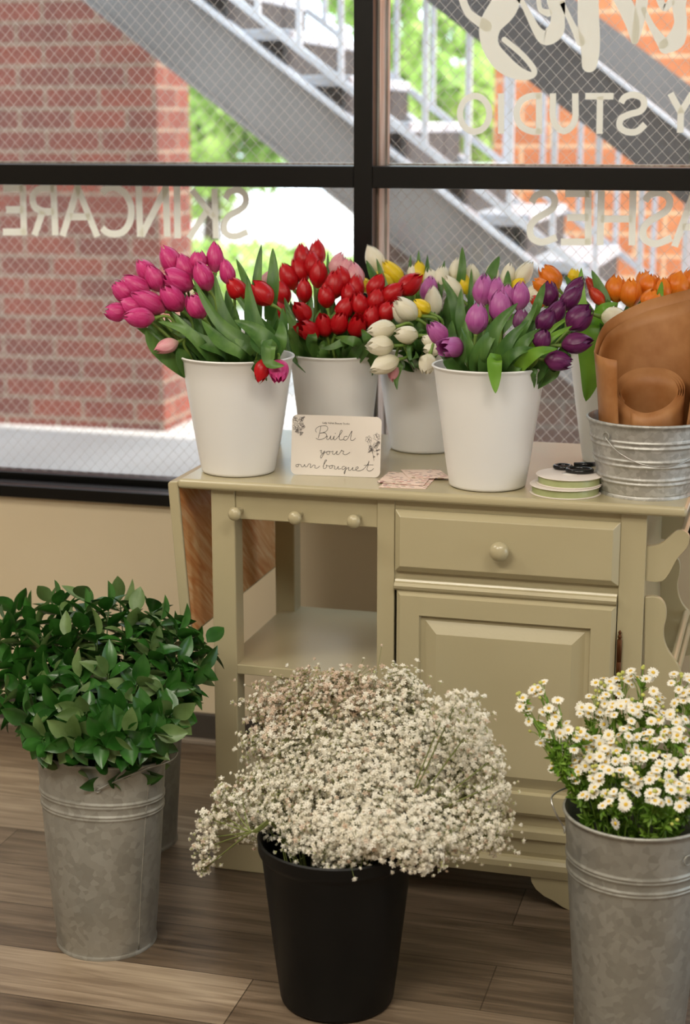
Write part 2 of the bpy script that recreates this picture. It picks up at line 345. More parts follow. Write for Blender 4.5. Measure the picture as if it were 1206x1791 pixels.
# vinyl lettering, seen from its back
def ribbon(mb,pts,to3,width,off,closed=False,caps=True):
    """pts 2-D in image units; to3 maps to the plane; width in metres (or list); makes a thin slab"""
    P=[to3(p) for p in pts]; n=len(P); W=width if hasattr(width,'__len__') else [width]*n
    nrm=off.normalized(); A=[];B=[]
    for i in range(n):
        a=P[(i-1)%n] if (closed or i>0) else P[i]; b=P[(i+1)%n] if (closed or i<n-1) else P[i]
        t=(b-a).normalized(); s=nrm.cross(t).normalized(); k=1
        if (closed or 0<i<n-1):
            t1=(P[i]-a).normalized(); k=min(1.6,1/max(.3,abs(t1.dot(t))))
        A.append(P[i]+s*W[i]*.5*k); B.append(P[i]-s*W[i]*.5*k)
    mb.lift=getattr(mb,'lift',0)+1; o=off*(1+.12*mb.lift)
    mb.add([v+o for v in A]+[v+o for v in B],[(i,(i+1)%n,n+(i+1)%n,n+i) for i in range(n if closed else n-1)])
def halfdisc(mb,c,r,off,out):
    nrm=off.normalized(); b=nrm.cross(out).normalized(); a=out.normalized(); mb.lift=getattr(mb,'lift',0)+1; off=off*(1+.12*mb.lift)
    P=[c+off+(a*math.cos(g)+b*math.sin(g))*r for g in [math.pi*(k/10-.5) for k in range(11)]]
    mb.add(P,[tuple(range(11))])
def disc(mb,c,r,off,n=14):
    nrm=off.normalized(); a=nrm.orthogonal().normalized(); b=nrm.cross(a); mb.lift=getattr(mb,'lift',0)+1; off=off*(1+.12*mb.lift)
    mb.add([c+off]+[c+off+(a*math.cos(6.2832*i/n)+b*math.sin(6.2832*i/n))*r for i in range(n)],[(0,1+i,1+(i+1)%n) for i in range(n)])
VY=4.172; VOFF=Vector((0,-.0004,0))
def word(label,letters,sx,ox,oy,wid):
    t=empty('window_lettering',(0,0,0),label=label,cat='window lettering')
    to3=lambda p: at(ox+p[0]/sx,oy+p[1]/sx,y=VY)
    for strokes in letters:
        mb=MB()
        for s in strokes:
            c=False
            if s[0]=='~': pts=[(p[0],p[1]) for p in catmull([(*q,0) for q in s[1:]],6)]
            elif s[0]=='o':
                _,x,y,rx,ry=s; pts=[(x+rx*math.cos(R(a)),y+ry*math.sin(R(a))) for a in range(0,360,10)]; c=True
            else: pts=list(s)
            if not c and s[0]!='~' and len(pts)>2:
                for i in range(len(pts)-1): ribbon(mb,[pts[i],pts[i+1]],to3,wid,VOFF)
            else: ribbon(mb,pts,to3,wid,VOFF,c)
        mb.build('letter',M['vinyl'],t)
S=lambda *p:('~',)+p
word('cream SKINCARE lettering in mirror writing across the lower left pane',[
 [((150,92),(158,418)),((150,111),(20,111)),((152,251),(40,251)),((170,398),(20,398))],
 [((352,92),(365,420)),S((355,111),(280,111),(232,135),(215,185),(232,235),(285,262),(355,264)),((282,262),(228,420))],
 [((516,92),(412,425)),((506,92),(642,430)),((462,298),(592,298))],
 [S((672,142),(708,112),(760,106),(820,140),(858,210),(866,272),(852,340),(812,395),(755,412),(705,400),(672,372))],
 [((913,92),(924,430)),((932,424),(1096,104)),((1092,92),(1102,430))],[((1166,92),(1170,440))]],3.769,0,300,.0185)
word('pale K and S letters in mirror writing left of the window post',[
 [((706,622),(711,785)),((704,716),(632,626)),((682,694),(622,786))],
 [S((742,655),(758,632),(785,626),(808,645),(806,676),(780,697),(752,714),(738,742),(745,770),(775,779),(815,764))]],1.884,0,0,.0165)
word('cream ASHES lettering in mirror writing across the lower right pane',[
 [S((655,705),(672,680),(708,671),(734,690),(730,722),(700,744),(668,764),(650,792),(656,826),(690,843),(742,826))],
 [((852,664),(852,852)),((856,674),(772,674)),((852,757),(778,757)),((860,842),(757,842))],
 [((898,664),(893,854)),((1008,664),(1004,854)),((896,762),(1006,762))],
 [S((1050,700),(1068,678),(1104,671),(1134,692),(1128,728),(1095,752),(1060,774),(1042,804),(1050,834),(1088,848),(1142,828))],
 [((1222,664),(1152,858)),((1214,664),(1290,860)),((1180,790),(1262,790))]],1.99,600,0,.017)
word('cream STUDIO lettering in mirror writing across the upper right pane',[
 [('o',457,396,51,62)],[((549,325),(549,466))],
 [((681,325),(681,466)),S((688,334),(650,335),(618,352),(604,385),(606,415),(622,442),(655,457),(688,457))],
 [S((729,325),(729,360),(729,408),(742,440),(768,456),(794,440),(807,408),(807,360),(807,325))],
 [((842,335),(940,335)),((893,336),(891,466))],
 [S((966,358),(980,338),(1010,330),(1040,342),(1046,368),(1030,388),(995,398),(966,414),(962,440),(985,458),(1020,458),(1050,432))],
 [((1138,325),(1174,392)),((1214,325),(1174,392)),((1174,388),(1172,462))]],1.99,600,0,.0155)
# big script word
t=empty('window_lettering',(0,0,0),label='large cream brush script letters cut by the top of the upper right pane',cat='window lettering')
def brush(strokes,sx,ox,oy):
    mb=MB(); to3=lambda p: at(ox+p[0]/sx,oy+p[1]/sx,y=VY)
    for s in strokes:
        c=catmull([Vector(p) for p in s],7); ribbon(mb,[(p.x,p.y) for p in c],to3,[p.z/sx*4.3/F_PX for p in c],VOFF)
        for p,q_ in ((c[0],c[1]),(c[-1],c[-2])): halfdisc(mb,to3((p.x,p.y)),p.z/sx*4.3/F_PX*.5,VOFF,to3((p.x,p.y))-to3((q_.x,q_.y)))
    mb.build('letter',M['vinyl'],t)
brush([[(590,-60,70),(560,20,92),(512,90,74),(512,160,56),(555,220,60),(610,255,42),(655,262,22),(662,240,19),(622,190,18),(560,138,18)],[(410,-20,26),(436,45,26),(500,92,34)]],1.99,600,0)
brush([[(60,-60,60),(118,10,34),(170,110,40),(222,205,56),(275,242,92),(335,200,104),(352,110,84),(340,0,112),(330,-60,112)],[(225,-30,30),(238,60,30),(290,85,44)]],3.7,880,0)
brush([[(380,20,30),(448,165,36),(500,270,56)],[(548,-60,125),(548,100,128),(555,220,128),(562,330,112),(556,418,92)]],3.7,880,0)
brush([[(730,-60,80),(800,60,96),(838,170,78),(848,262,44)],[(905,-60,70),(885,80,70),(862,210,56),(850,262,40)],[(905,60,30),(965,180,40),(1030,280,66)],[(1050,300,86),(1115,255,110),(1145,150,76),(1135,40,80),(1150,-60,90)],[(1005,-20,44),(1040,50,40),(1085,10,44)]],3.7,880,0)
# ------------------------------------------------------------------ outside
GZ=.06
struct(MB().box(-16,12,4.26,40,-.2,GZ),'ground',M['concrete'])
t=MB().box(-6.5,-3.235,8.2,8.67,GZ,5).build('brick_column',M['brick']); tag(t,'large red brick pier outside beyond the left panes','brick pier')
t=MB().box(-1.72,6,9.4,10.5,GZ,5).build('brick_building',M['brickor']); tag(t,'orange brick wall outside behind the staircase','building')
def strip(mb,x0,z0,x1,z1,h,ya,yb,mi=None):
    "sloping board whose top edge runs from (x0,z0) to (x1,z1)"
    mb.prism([(x0,ya,z0),(x1,ya,z1),(x1,ya,z1-h),(x0,ya,z0-h)],(0,yb-ya,0),mi)
def staircase():
    t=empty('staircase',(-1,7.1,GZ),label='grey steel outdoor staircase descending to the right with close balusters',cat='staircase')
    t.location=(0,0,0)
    k=-.735; zn=lambda x:2.131+(x+2.419)*k
    xa,xb=-5.2,.33
    for ya,yb in ((6.6,6.63),(7.72,7.75)):
        dz=0 if ya<7 else .0
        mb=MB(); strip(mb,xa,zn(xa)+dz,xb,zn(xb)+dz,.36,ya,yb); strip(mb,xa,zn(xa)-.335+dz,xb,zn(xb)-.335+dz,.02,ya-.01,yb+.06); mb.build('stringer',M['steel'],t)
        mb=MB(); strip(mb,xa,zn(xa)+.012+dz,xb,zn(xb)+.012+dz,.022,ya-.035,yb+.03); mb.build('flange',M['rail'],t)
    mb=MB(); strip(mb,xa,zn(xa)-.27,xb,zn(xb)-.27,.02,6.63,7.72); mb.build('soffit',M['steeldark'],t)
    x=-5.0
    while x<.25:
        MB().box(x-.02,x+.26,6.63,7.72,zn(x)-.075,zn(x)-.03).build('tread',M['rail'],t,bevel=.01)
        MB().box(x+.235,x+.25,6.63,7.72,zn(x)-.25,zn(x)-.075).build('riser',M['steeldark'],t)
        x+=.245
    for y,full in ((6.6,True),(7.74,False)):
        mb=MB(); strip(mb,xa,zn(xa)+.135,xb-.3,zn(xb-.3)+.135,.035,y-.012,y+.02); mb.build('bottom_rail',M['rail'],t)
        mb=MB(); strip(mb,xa,zn(xa)+.93,xb-.3,zn(xb-.3)+.93,.05,y-.02,y+.03); mb.build('handrail',M['steeldark'],t)
        off=at(744,100,y=6.6).x-10*.171
        for i in range(0,26):
            x=off+(i-4)*.171-(.05 if not full else 0)
            if xa<x<xb-.3: MB().box(x-.011,x+.011,y-.011,y+.011,zn(x)+.11,zn(x)+.9).build('baluster',M['rail'],t)
    return t
staircase()
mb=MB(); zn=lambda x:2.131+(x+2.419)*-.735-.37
mb.prism([(-1.74,6.78,GZ),(.25,6.78,GZ),(.25,6.78,max(GZ+.02,zn(.25))),(-1.74,6.78,zn(-1.74))],(0,.2,0)); tag(mb.build('brick_wall',M['brickshade']),'low shade-darkened brick wall outside filling the space under the staircase','brick wall')
# second flight in front: plate, lit flange, rear plate
t=empty('upper_stair_flight',(0,0,0),label='dark grey sloping stair stringer crossing the upper right pane',cat='staircase')
q=lambda x:2.056+(x+1.048)*-.75
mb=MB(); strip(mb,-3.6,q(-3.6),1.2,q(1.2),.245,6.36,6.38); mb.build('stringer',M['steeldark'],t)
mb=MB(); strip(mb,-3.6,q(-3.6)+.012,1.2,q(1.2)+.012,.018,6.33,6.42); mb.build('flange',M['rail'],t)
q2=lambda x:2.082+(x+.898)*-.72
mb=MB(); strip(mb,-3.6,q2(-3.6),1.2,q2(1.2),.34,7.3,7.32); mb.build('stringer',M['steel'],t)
# trees and hedge
def leaf_cloud(rx,ry,rz,n,size,seed):
    rnd=random.Random(seed); mb=MB(); lumps=[(Vector((rnd.uniform(-.6,.6)*rx,rnd.uniform(-.6,.6)*ry,rnd.uniform(-.6,.6)*rz)),rnd.uniform(.3,.5)) for _ in range(12)]
    for i in range(n):
        c,s=rnd.choice(lumps); d=Vector((rnd.gauss(0,1),rnd.gauss(0,1),rnd.gauss(0,1))).normalized()*rnd.uniform(.7,1)
        p=c+Vector((d.x*rx,d.y*ry,d.z*rz))*s; a=Vector((rnd.gauss(0,1),rnd.gauss(0,1),rnd.gauss(0,1))).normalized(); b=a.orthogonal().normalized(); k=size*rnd.uniform(.6,1.3)
        mb.add([p-a*k,p+b*k*.5,p+a*k,p-b*k*.5],[(0,1,2,3)])
    return mb
for i,(x,y,z,rx,ry,rz,lab) in enumerate([(-6.15,17,1.5,.95,.8,1.15,'bright green tree outside seen right of the brick pier'),(-3.75,16.5,2.5,1.1,.8,1.3,'light green tree outside behind the stair railing'),
      (-3.0,14.2,1.7,.55,.6,.6,'yellow green bush outside below the far stair rail'),(-9.6,19,3.5,1.6,1.2,1.8,'tall tree outside hidden mostly by the brick pier')]):
    t=empty('tree',(x,y,GZ),label=lab,cat='tree')
    c=leaf_cloud(rx,ry,rz,2600,.1,i).build('crown',M['tleaf'],t); c.location=(0,0,z-GZ)
    MB().tube([(0,0,0),(.05,0,z*.5),(0,.05,z)],[.12,.09,.05],8).build('trunk',M['bark'],t,True)
t=leaf_cloud(4.5,.5,.42,4200,.07,9).build('hedge',M['tleaf']); t.location=(-6,12.9,.5); tag(t,'low green hedge outside along the far side of the patio','hedge')
# ------------------------------------------------------------------ the cart
Y0=3.318
cart=empty('kitchen_cart',(0,0,0),label='sage cream painted wooden kitchen cart with drawer, panelled door and open shelf',cat='kitchen cart')
cart.location=(-.74,3.56,0); CO=Matrix.Translation((.74,-3.56,0))
def part(mb,name,m='paint',bevel=0,parent=None,seg=2,smooth=False,label=None,auto=None):
    mb.v=[tuple(CO@Vector(p)) for p in mb.v] if parent is None or parent.parent is not None or True else mb.v
    o=mb.build(name,M[m] if isinstance(m,str) else m,parent or cart,smooth,bevel,auto,seg)
    if parent is not None:
        o.location=(0,0,0)
    if label:o['label']=label
    return o
part(MB().box(-1.276,-.2,3.296,3.94,.876,ZT),'top',bevel=.009,seg=4)
part(MB().box(-1.207,-1.153,Y0,Y0+.052,.10,.876),'leg',bevel=.003)
part(MB().box(-1.2,-1.151,3.745,3.798,.10,.876),'leg',bevel=.003)
part(MB().box(-.838,-.8,Y0,Y0+.03,.2,.876),'stile',bevel=.002)
part(MB().box(-.332,-.279,Y0,Y0+.03,.2,.876),'stile',bevel=.002)
part(MB().box(-.8,-.332,Y0+.004,Y0+.03,.845,.876).box(-.8,-.332,Y0+.006,Y0+.03,.68,.725),'cross_rail')
part(MB().box(-.838,-.82,Y0+.03,3.798,.2,.876),'side_panel')
part(MB().box(-.297,-.279,Y0+.03,3.798,.1,.876),'side_panel')
part(MB().box(-.82,-.297,3.78,3.798,.2,.876),'back_panel')
pr=part(MB().box(-1.153,-.838,Y0+.006,Y0+.026,.811,.876),'peg_rail',bevel=.002)
part(MB().box(-1.153,-.838,3.775,3.793,.811,.876),'back_rail')
part(MB().box(-1.19,-1.165,3.37,3.745,.811,.876),'side_rail')
def knob(px,py,r,stem,name,yf,parent):
    c=at(px,py,y=yf-stem)
    mb=MB(); prof=[(.0001,0)]+[(r*math.sin(a),-r*.72*(1-math.cos(a))) for a in [R(x) for x in range(12,120,12)]]
    prof=[(r*math.sin(R(a)),r*.75*math.cos(R(a))) for a in range(2,140,12)]+[(r*.5,-r*.8),(r*.42,-stem)]
    mb.M=Matrix.Translation(c)@Matrix.Rotation(R(90),4,'X'); mb.lathe(prof,24,cap0=True)
    return part(mb,name,smooth=True,parent=parent)
for px,py in ((410,899),(515,906),(618,912)): knob(px,py,.0148,.042,'peg',Y0+.006,pr)
part(MB().box(-1.19,-.838,Y0+.002,3.798,.462,.484),'shelf',bevel=.002)
part(MB().box(-1.19,-.838,Y0+.01,3.798,.185,.205),'bottom_shelf',bevel=.002)
def chamfer(mb,x0,x1,z0,z1,yb,yf,c,inner=True):
    "raised slab: base rectangle at y=yb, face at y=yf inset by c"
    o=[(x0,yb,z0),(x1,yb,z0),(x1,yb,z1),(x0,yb,z1)]; i=[(x0+c,yf,z0+c),(x1-c,yf,z0+c),(x1-c,yf,z1-c),(x0+c,yf,z1-c)]
    mb.add(o+i,[(0,1,5,4),(1,2,6,5),(2,3,7,6),(3,0,4,7),(4,5,6,7)])
def raised(mb,x0,x1,z0,z1,yb,yf,c,e):
    chamfer(mb,x0,x1,z0,z1,yb-e,yf,c); mb.box(x0,x1,yb-e,yb,z0,z1)
a=at(692,889,y=Y0);b=at(1081,1024,y=Y0)
dr=MB(); raised(dr,a.x,b.x,b.z,a.z-.001,Y0+.004,Y0-.017,.013,.009); dr=part(dr,'drawer',bevel=.0012)
knob(872,965,.0205,.024,'knob',Y0-.017,dr)
mb=MB()
za=at(695,1010,y=Y0).z; prof=[(0,0),(-.008,.001),(-.014,.006),(-.016,.012),(-.012,.018),(-.006,.02),(-.004,.024),(0,.025)]
mb.prism([(-.797,Y0+y,za-.026+z) for y,z in prof],(.464,0,0)); part(mb,'moulding',smooth=False)
dx0,dx1=-.793,-.333; dz1=.682; dz0=at(940,1427,y=Y0).z
door=MB()
fw=.05; yf=Y0-.014
# frame with outer chamfer, then sunken step and raised field
o=[(dx0,dz0),(dx1,dz0),(dx1,dz1),(dx0,dz1)]
def ring(mb,r0,r1,y0,y1):
    A=[(r0[0],y0,r0[2]),(r0[1],y0,r0[2]),(r0[1],y0,r0[3]),(r0[0],y0,r0[3])];B=[(r1[0],y1,r1[2]),(r1[1],y1,r1[2]),(r1[1],y1,r1[3]),(r1[0],y1,r1[3])]
    mb.add(A+B,[(i,(i+1)%4,4+(i+1)%4,4+i) for i in range(4)])
def ins(r,d): return (r[0]+d,r[1]-d,r[2]+d,r[3]-d)
r0=(dx0,dx1,dz0,dz1)
rs=[(r0,Y0),(r0,Y0-.006),(ins(r0,.009),yf),(ins(r0,.05),yf),(ins(r0,.053),Y0-.004),(ins(r0,.062),Y0-.004),(ins(r0,.088),yf-.001)]
for (ra,ya),(rb,yb) in zip(rs,rs[1:]): ring(door,ra,rb,ya,yb)
ra,ya=rs[-1]; door.add([(ra[0],ya,ra[2]),(ra[1],ya,ra[2]),(ra[1],ya,ra[3]),(ra[0],ya,ra[3])],[(0,1,2,3)])
# shallow joint lines between stiles and rails
door=part(door,'door')
for jx in (dx0+.0497,dx1-.0505): part(MB().box(jx,jx+.0008,yf-.0002,yf+.001,dz1-.05,dz1-.009),'frame_joint',parent=door)
hz0=at(1082,1230,y=Y0).z; hz1=at(1082,1118,y=Y0).z; hx=at(1082,1150,y=Y0-.004).x
hb=MB(); hb.M=Matrix.Translation((hx,Y0-.006,hz0)); h=hz1-hz0
hb.lathe([(.001,-.012),(.005,-.008),(.003,-.003),(.0052,0),(.0052,h*.33),(.0046,h*.335),(.0052,h*.34),(.0052,h*.66),(.0046,h*.665),(.0052,h*.67),(.0052,h),(.003,h+.003),(.0046,h+.006),(.0034,h+.01),(.0022,h+.012),(.0038,h+.016),(.001,h+.021)],14)
part(hb,'hinge','hingemetal',smooth=True,label='antique brown finial hinge')
# base mouldings and bracket feet
def zf(py,px=940,y=Y0): return at(px,py,y=y).z
b0,b1,b2,b3,b4,b5=[zf(v) for v in (1427,1450,1466,1491,1499,1532)]
mb=MB(); pts=[(.03,b0),(.004,b0),(.004,b1+.004),(-.006,b1),(-.011,b1-.004),(-.011,b2),(-.003,b2-.003),(-.003,b3),(-.001,b4),(-.010,b4-.003),(-.016,b4-.010),(-.017,(b4+b5)/2),(-.012,b5+.002),(-.004,b5),(.03,b5)]
mb.prism([(-1.212,Y0+y,z) for y,z in pts],(.94,0,0)); part(mb,'base_moulding')
part(MB().box(-1.2,-1.18,Y0+.03,3.79,b5,b0),'side_plinth'); part(MB().box(-.297,-.277,Y0+.03,3.79,b5,b0),'side_plinth')
def foot(x0,sgn,y):
    P=[(x0,0),(x0,b5)]+[(x0+sgn*a_,b_) for a_,b_ in ((.222,b5),(.220,b5-.012),(.210,b5-.028),(.192,b5-.042),(.172,b5-.050),(.152,b5-.062),(.138,b5-.078),(.128,0))]
    mb=MB(); mb.prism([(p[0],y,max(0,p[1])) for p in P],(0,.022,0)); part(mb,'foot',bevel=.0015)
foot(-.272,-1,Y0-.008); foot(-.272,-1,3.77)
P=[(-1.212,0),(-1.212,b5),(-.99,b5),(-.995,b5-.02),(-1.02,b5-.04),(-1.06,b5-.055),(-1.085,b5-.08),(-1.09,0)]
part(MB().prism([(x,Y0-.008,z) for x,z in P],(0,.022,0)),'foot',bevel=.002); part(MB().prism([(x,3.77,z) for x,z in P],(0,.022,0)),'foot',bevel=.002)
# hanging drop leaf on the left
T=at(293,853,y=3.3);Bm=at(311,1046,y=3.3); k=(Bm.x-T.x)/(Bm.z-T.z); zb=at(318,1112,y=3.3).z
lx=lambda z:T.x+(z-T.z)*k
th=.0235
mb=MB(); zt_=.884
mb.prism([(lx(zt_)+.004,3.3,zt_+.006),(lx(zt_)+th,3.3,zt_+.008),(lx(zb)+th,3.3,zb),(lx(zb),3.3,zb),(lx(zt_),3.3,zt_)],(0,.63,0)); lf=part(mb,'drop_leaf',bevel=.004)
mb=MB(); mb.add([(lx(zt_-.01)+th+.0008,3.306,zt_-.008),(lx(zb)+th+.0008,3.306,zb+.006),(lx(zb)+th+.0008,3.924,zb+.006),(lx(zt_-.01)+th+.0008,3.924,zt_-.008)],[(0,1,2,3)])
part(mb,'inner_face','wood',parent=lf,label='unpainted orange-brown wooden inner face')
mb=MB(); mb.tube([at(404,905,y=3.56),at(410,925,y=3.56),at(412,942,y=3.56)],[.004,.005,.006],8); part(mb,'leaf_stay','steelwire',smooth=True)
mb=MB(); mb.M=Matrix.Translation(at(410,952,y=3.56))@Matrix.Diagonal((.012,.02,.019,1)); mb.lathe([(math.sin(R(a)),math.cos(R(a))) for a in range(1,180,15)],16); part(mb,'leaf_catch','black',smooth=True,label='small black rounded catch')
# magazine rack on the right end
c8=lambda x,y:(1060+x/5.267,860+y/5.267)
def panel(pts,y0,th,name):
    ref=[at(*c8(*p),y=3.33) for p in pts]; c=catmull([Vector((p.x,0,p.z)) for p in ref],4)
    return c
up=[(352,505),(440,500),(520,468),(595,400),(650,358),(710,362),(752,395),(765,440),(745,505),(700,560),(655,610),(620,670),(575,755),(525,815),(450,832),(352,818)]
lo_=[(345,975),(430,965),(500,990),(545,1060),(548,1170),(526,1270),(532,1370),(570,1470),(640,1570),(690,1690),(690,1900),(640,2000),(345,2000)]
for pts in (up,lo_):
    c=panel(pts,0,0,'')
    for p in c: p.x=max(p.x,-.279)
    for y in (3.33,3.70):
        part(MB().prism([(p.x,y,p.z) for p in c],(0,.014,0)),'rack_bracket',bevel=.0015)
for (cx,cy,nm) in ((640,1575,'rack_rail'),(735,400,'rack_rail'),(668,1700,'rack_rail')):
    p=at(*c8(cx,cy),y=3.33); p.x-=.006; mb=MB(); mb.tube([(p.x,3.335,p.z),(p.x,3.712,p.z)],.0075,12); part(mb,nm,smooth=False,auto=40)
p=at(*c8(500,1990),y=3.33); part(MB().box(-.279,-.215,3.344,3.70,p.z+.004,p.z+.014),'rack_bottom')
# ------------------------------------------------------------------ buckets
def bucket(c,rb,rt,h,label,group=None):
    t=empty('flower_bucket',c,label=label,cat='bucket',group=group)
    w_=.0022; mb=MB()
    prof=[(rb-.008,.0),(rb-.001,.003),(rb,.008)]+[(rb+(rt-rb)*z,z*h) for z in (.2,.4,.6,.8,.97)]+[(rt+.001,h-.004)]+[(rt+w_*1.4,h-.002),(rt+w_*1.9,h+.0005),(rt+w_,h+.003),(rt-w_*.6,h+.002),(rt-w_,h-.003)]+[(rb+(rt-rb)*z-w_,z*h) for z in (.9,.5,.1)]+[(rb-w_*2,.006)]
    mb.lathe(prof,64,cap0=True,cap1=True); mb.build('body',M['white'],t,True,auto=60); return t
BK={'A':((-1.175,3.412,ZT),.081,.121,.253,'white bucket of magenta tulips at the left front of the cart'),
 'A2':((-1.262,3.73,ZT),.081,.118,.253,'white bucket almost hidden behind the magenta tulip bucket'),
 'B':((-1.024,3.66,ZT),.077,.104,.232,'white bucket of red tulips standing behind the sign'),
 'C':((-.841,3.78,ZT),.081,.114,.24,'white bucket of white and yellow tulips in the back row'),
 'D':((-.622,3.408,ZT),.081,.116,.253,'white bucket of lilac tulips at the front centre of the cart'),
 'E':((-.385,3.745,ZT),.081,.118,.253,'white bucket of orange tulips behind the galvanised pail')}
for v in BK.values(): bucket(*v,group='white buckets on the cart')
def galv_bucket(c,rb,rt,h,label,m='galv',bands=((.80,.815),(.74,.755)),name='metal_bucket',sq=None,seam=None,ears=None):
    t=empty(name,c,label=label,cat='bucket',group='tall galvanised buckets' if name=='metal_bucket' else None)
    w_=.0016; rr=lambda z:rb+(rt-rb)*z/h
    prof=[(rb-.004,.004),(rb-.003,0),(rb+.0025,0),(rb+.003,.004),(rb+.0008,.0075)]
    zs=[.0078+i*(h-.012-.0078)/60 for i in range(61)]
    zz=[]
    for z in zs: zz.append(z)
    for a,b in bands: zz+= [h*a+d for d in (-.006,-.004,-.002,0,.002,.004,.006)]+[h*b+d for d in (-.006,-.004,-.002,0,.002,.004,.006)]
    zz=sorted(set(round(z,5) for z in zz if z<h-.006))
    for z in zz:
        r=rr(z)
        for a,b in bands:
            for q_ in (a,b): r+=.0026*math.exp(-((z-q_*h)/.0028)**2)
        prof.append((r,z))
    prof+=[(rt,h-.004),(rt+.003,h-.003),(rt+.0042,h),(rt+.003,h+.003),(rt-.0002,h+.003),(rt-w_,h-.002)]+[(rr(z)-w_,z) for z in (h*.9,h*.5,h*.05)]+[(rb-.006,.01)]
    mb=MB(); mb.lathe(prof,72,cap1=True,sq=sq); mb.build('body',M[m],t,True,auto=70)
    if seam is not None:
        a=R(seam); mb=MB(); P=[((rr(z)+.0004)*math.cos(a),(rr(z)+.0004)*math.sin(a)*(sq(z) if sq else 1),z) for z in [.01+i*(h-.02)/20 for i in range(21)]]
        mb.tube(P,.0013,6); mb.build('seam',M[m],t,True)
    return t,rr
sqf=lambda z:1-.42*max(0,(z-.1)/.31)**1.2
gA,rrA=galv_bucket((-1.312,2.935,0),.1,.136,.405,'tall galvanised bucket of glossy greenery, front one at the left',sq=sqf,seam=-28)
gB,_r2=galv_bucket((-1.445,3.41,0),.098,.124,.385,'tall galvanised bucket half hidden behind the front greenery bucket',seam=-40)
gC,rrC=galv_bucket((-.236,2.862,0),.1,.131,.432,'tall galvanised bucket of small white daisies at the right edge',seam=10)
pail,rrP=galv_bucket((-.296,3.43,ZT),.093,.121,.155,'short galvanised pail holding brown paper rolls on the cart','galvp',bands=((.70,.77),(.52,.45),(.27,.21)),name='metal_pail')
def ear(par,rr,ang,z,r=.006,sq=1,wire='steelwire'):
    a=R(ang); c=Vector(((rr(z)+.003)*math.cos(a),(rr(z)+.003)*math.sin(a)*sq,z)); tv=Vector((-math.sin(a),math.cos(a)*sq,0)).normalized()
    mb=MB(); mb.tube([c+(tv*math.cos(g)+Vector((0,0,1))*math.sin(g))*r for g in [i*.4488 for i in range(15)]],.0013,6,cap=False); return mb.build('ear',M['galv'],par,True),c
def bail(par,pts,r=.0015,m='steelwire'):
    mb=MB(); mb.tube(catmull(pts,6),r,8); return mb.build('handle',M[m],par,True)
# pail bail hanging across the front
zE=.128; P=[]
_,c0=ear(pail,rrP,232,zE,.0085)
for i in range(13):
    u=i/12; a=R(232+u*115); z=zE-.052*math.sin(math.pi*u)**.8; r=rrP(z)+.006+.012*math.sin(math.pi*u); P.append((r*math.cos(a),r*math.sin(a),z))
bail(pail,P)
ear(pail,rrP,347,zE,.0085)
# greenery bucket bail
_,c0=ear(gA,rrA,283,.365,.006,.68); Rr=rrA(.37)
bail(gA,[c0+Vector((0,-.003,0)),(Rr*.52,-Rr*.60,.385),(Rr*.9,-Rr*.42,.405),(Rr*1.2,-.02,.413),(Rr*1.1,.04,.41),(Rr*.7,Rr*.5,.39),(-.02,Rr*.72,.365)],.0018,'galv')
ear(gA,rrA,103,.365,.006,.68)
_,c0=ear(gC,rrC,196,.395); Rr=rrC(.39)
bail(gC,[c0,(-Rr*1.02,-.03,.40),(-Rr*1.12,-.035,.425),(-Rr*1.2,-.02,.448),(-Rr*1.05,.02,.452),(-Rr*.8,Rr*.4,.45)],.0018,'steelwire')
ear(gC,rrC,-42,.385,.009)
# black bucket
t=empty('plastic_bucket',(-.790,2.83,0),label='black plastic bucket of baby\'s breath in the middle of the floor',cat='bucket'); bkc=t.location
mb=MB(); hB=.33; mb.lathe([(.098,0),(.107,.004),(.109,.01)]+[(.109+.033*z,z*hB*.9) for z in (.3,.6,.9,1)]+[(.1435,hB*.91),(.1475,hB*.925),(.149,hB*.94),(.149,hB-.004),(.150,hB),(.147,hB+.003),(.1435,hB),(.142,hB*.93),(.138,hB*.8),(.106,.012)],72,cap0=True,cap1=True)
mb.build('body',M['black'],t,True,auto=50)
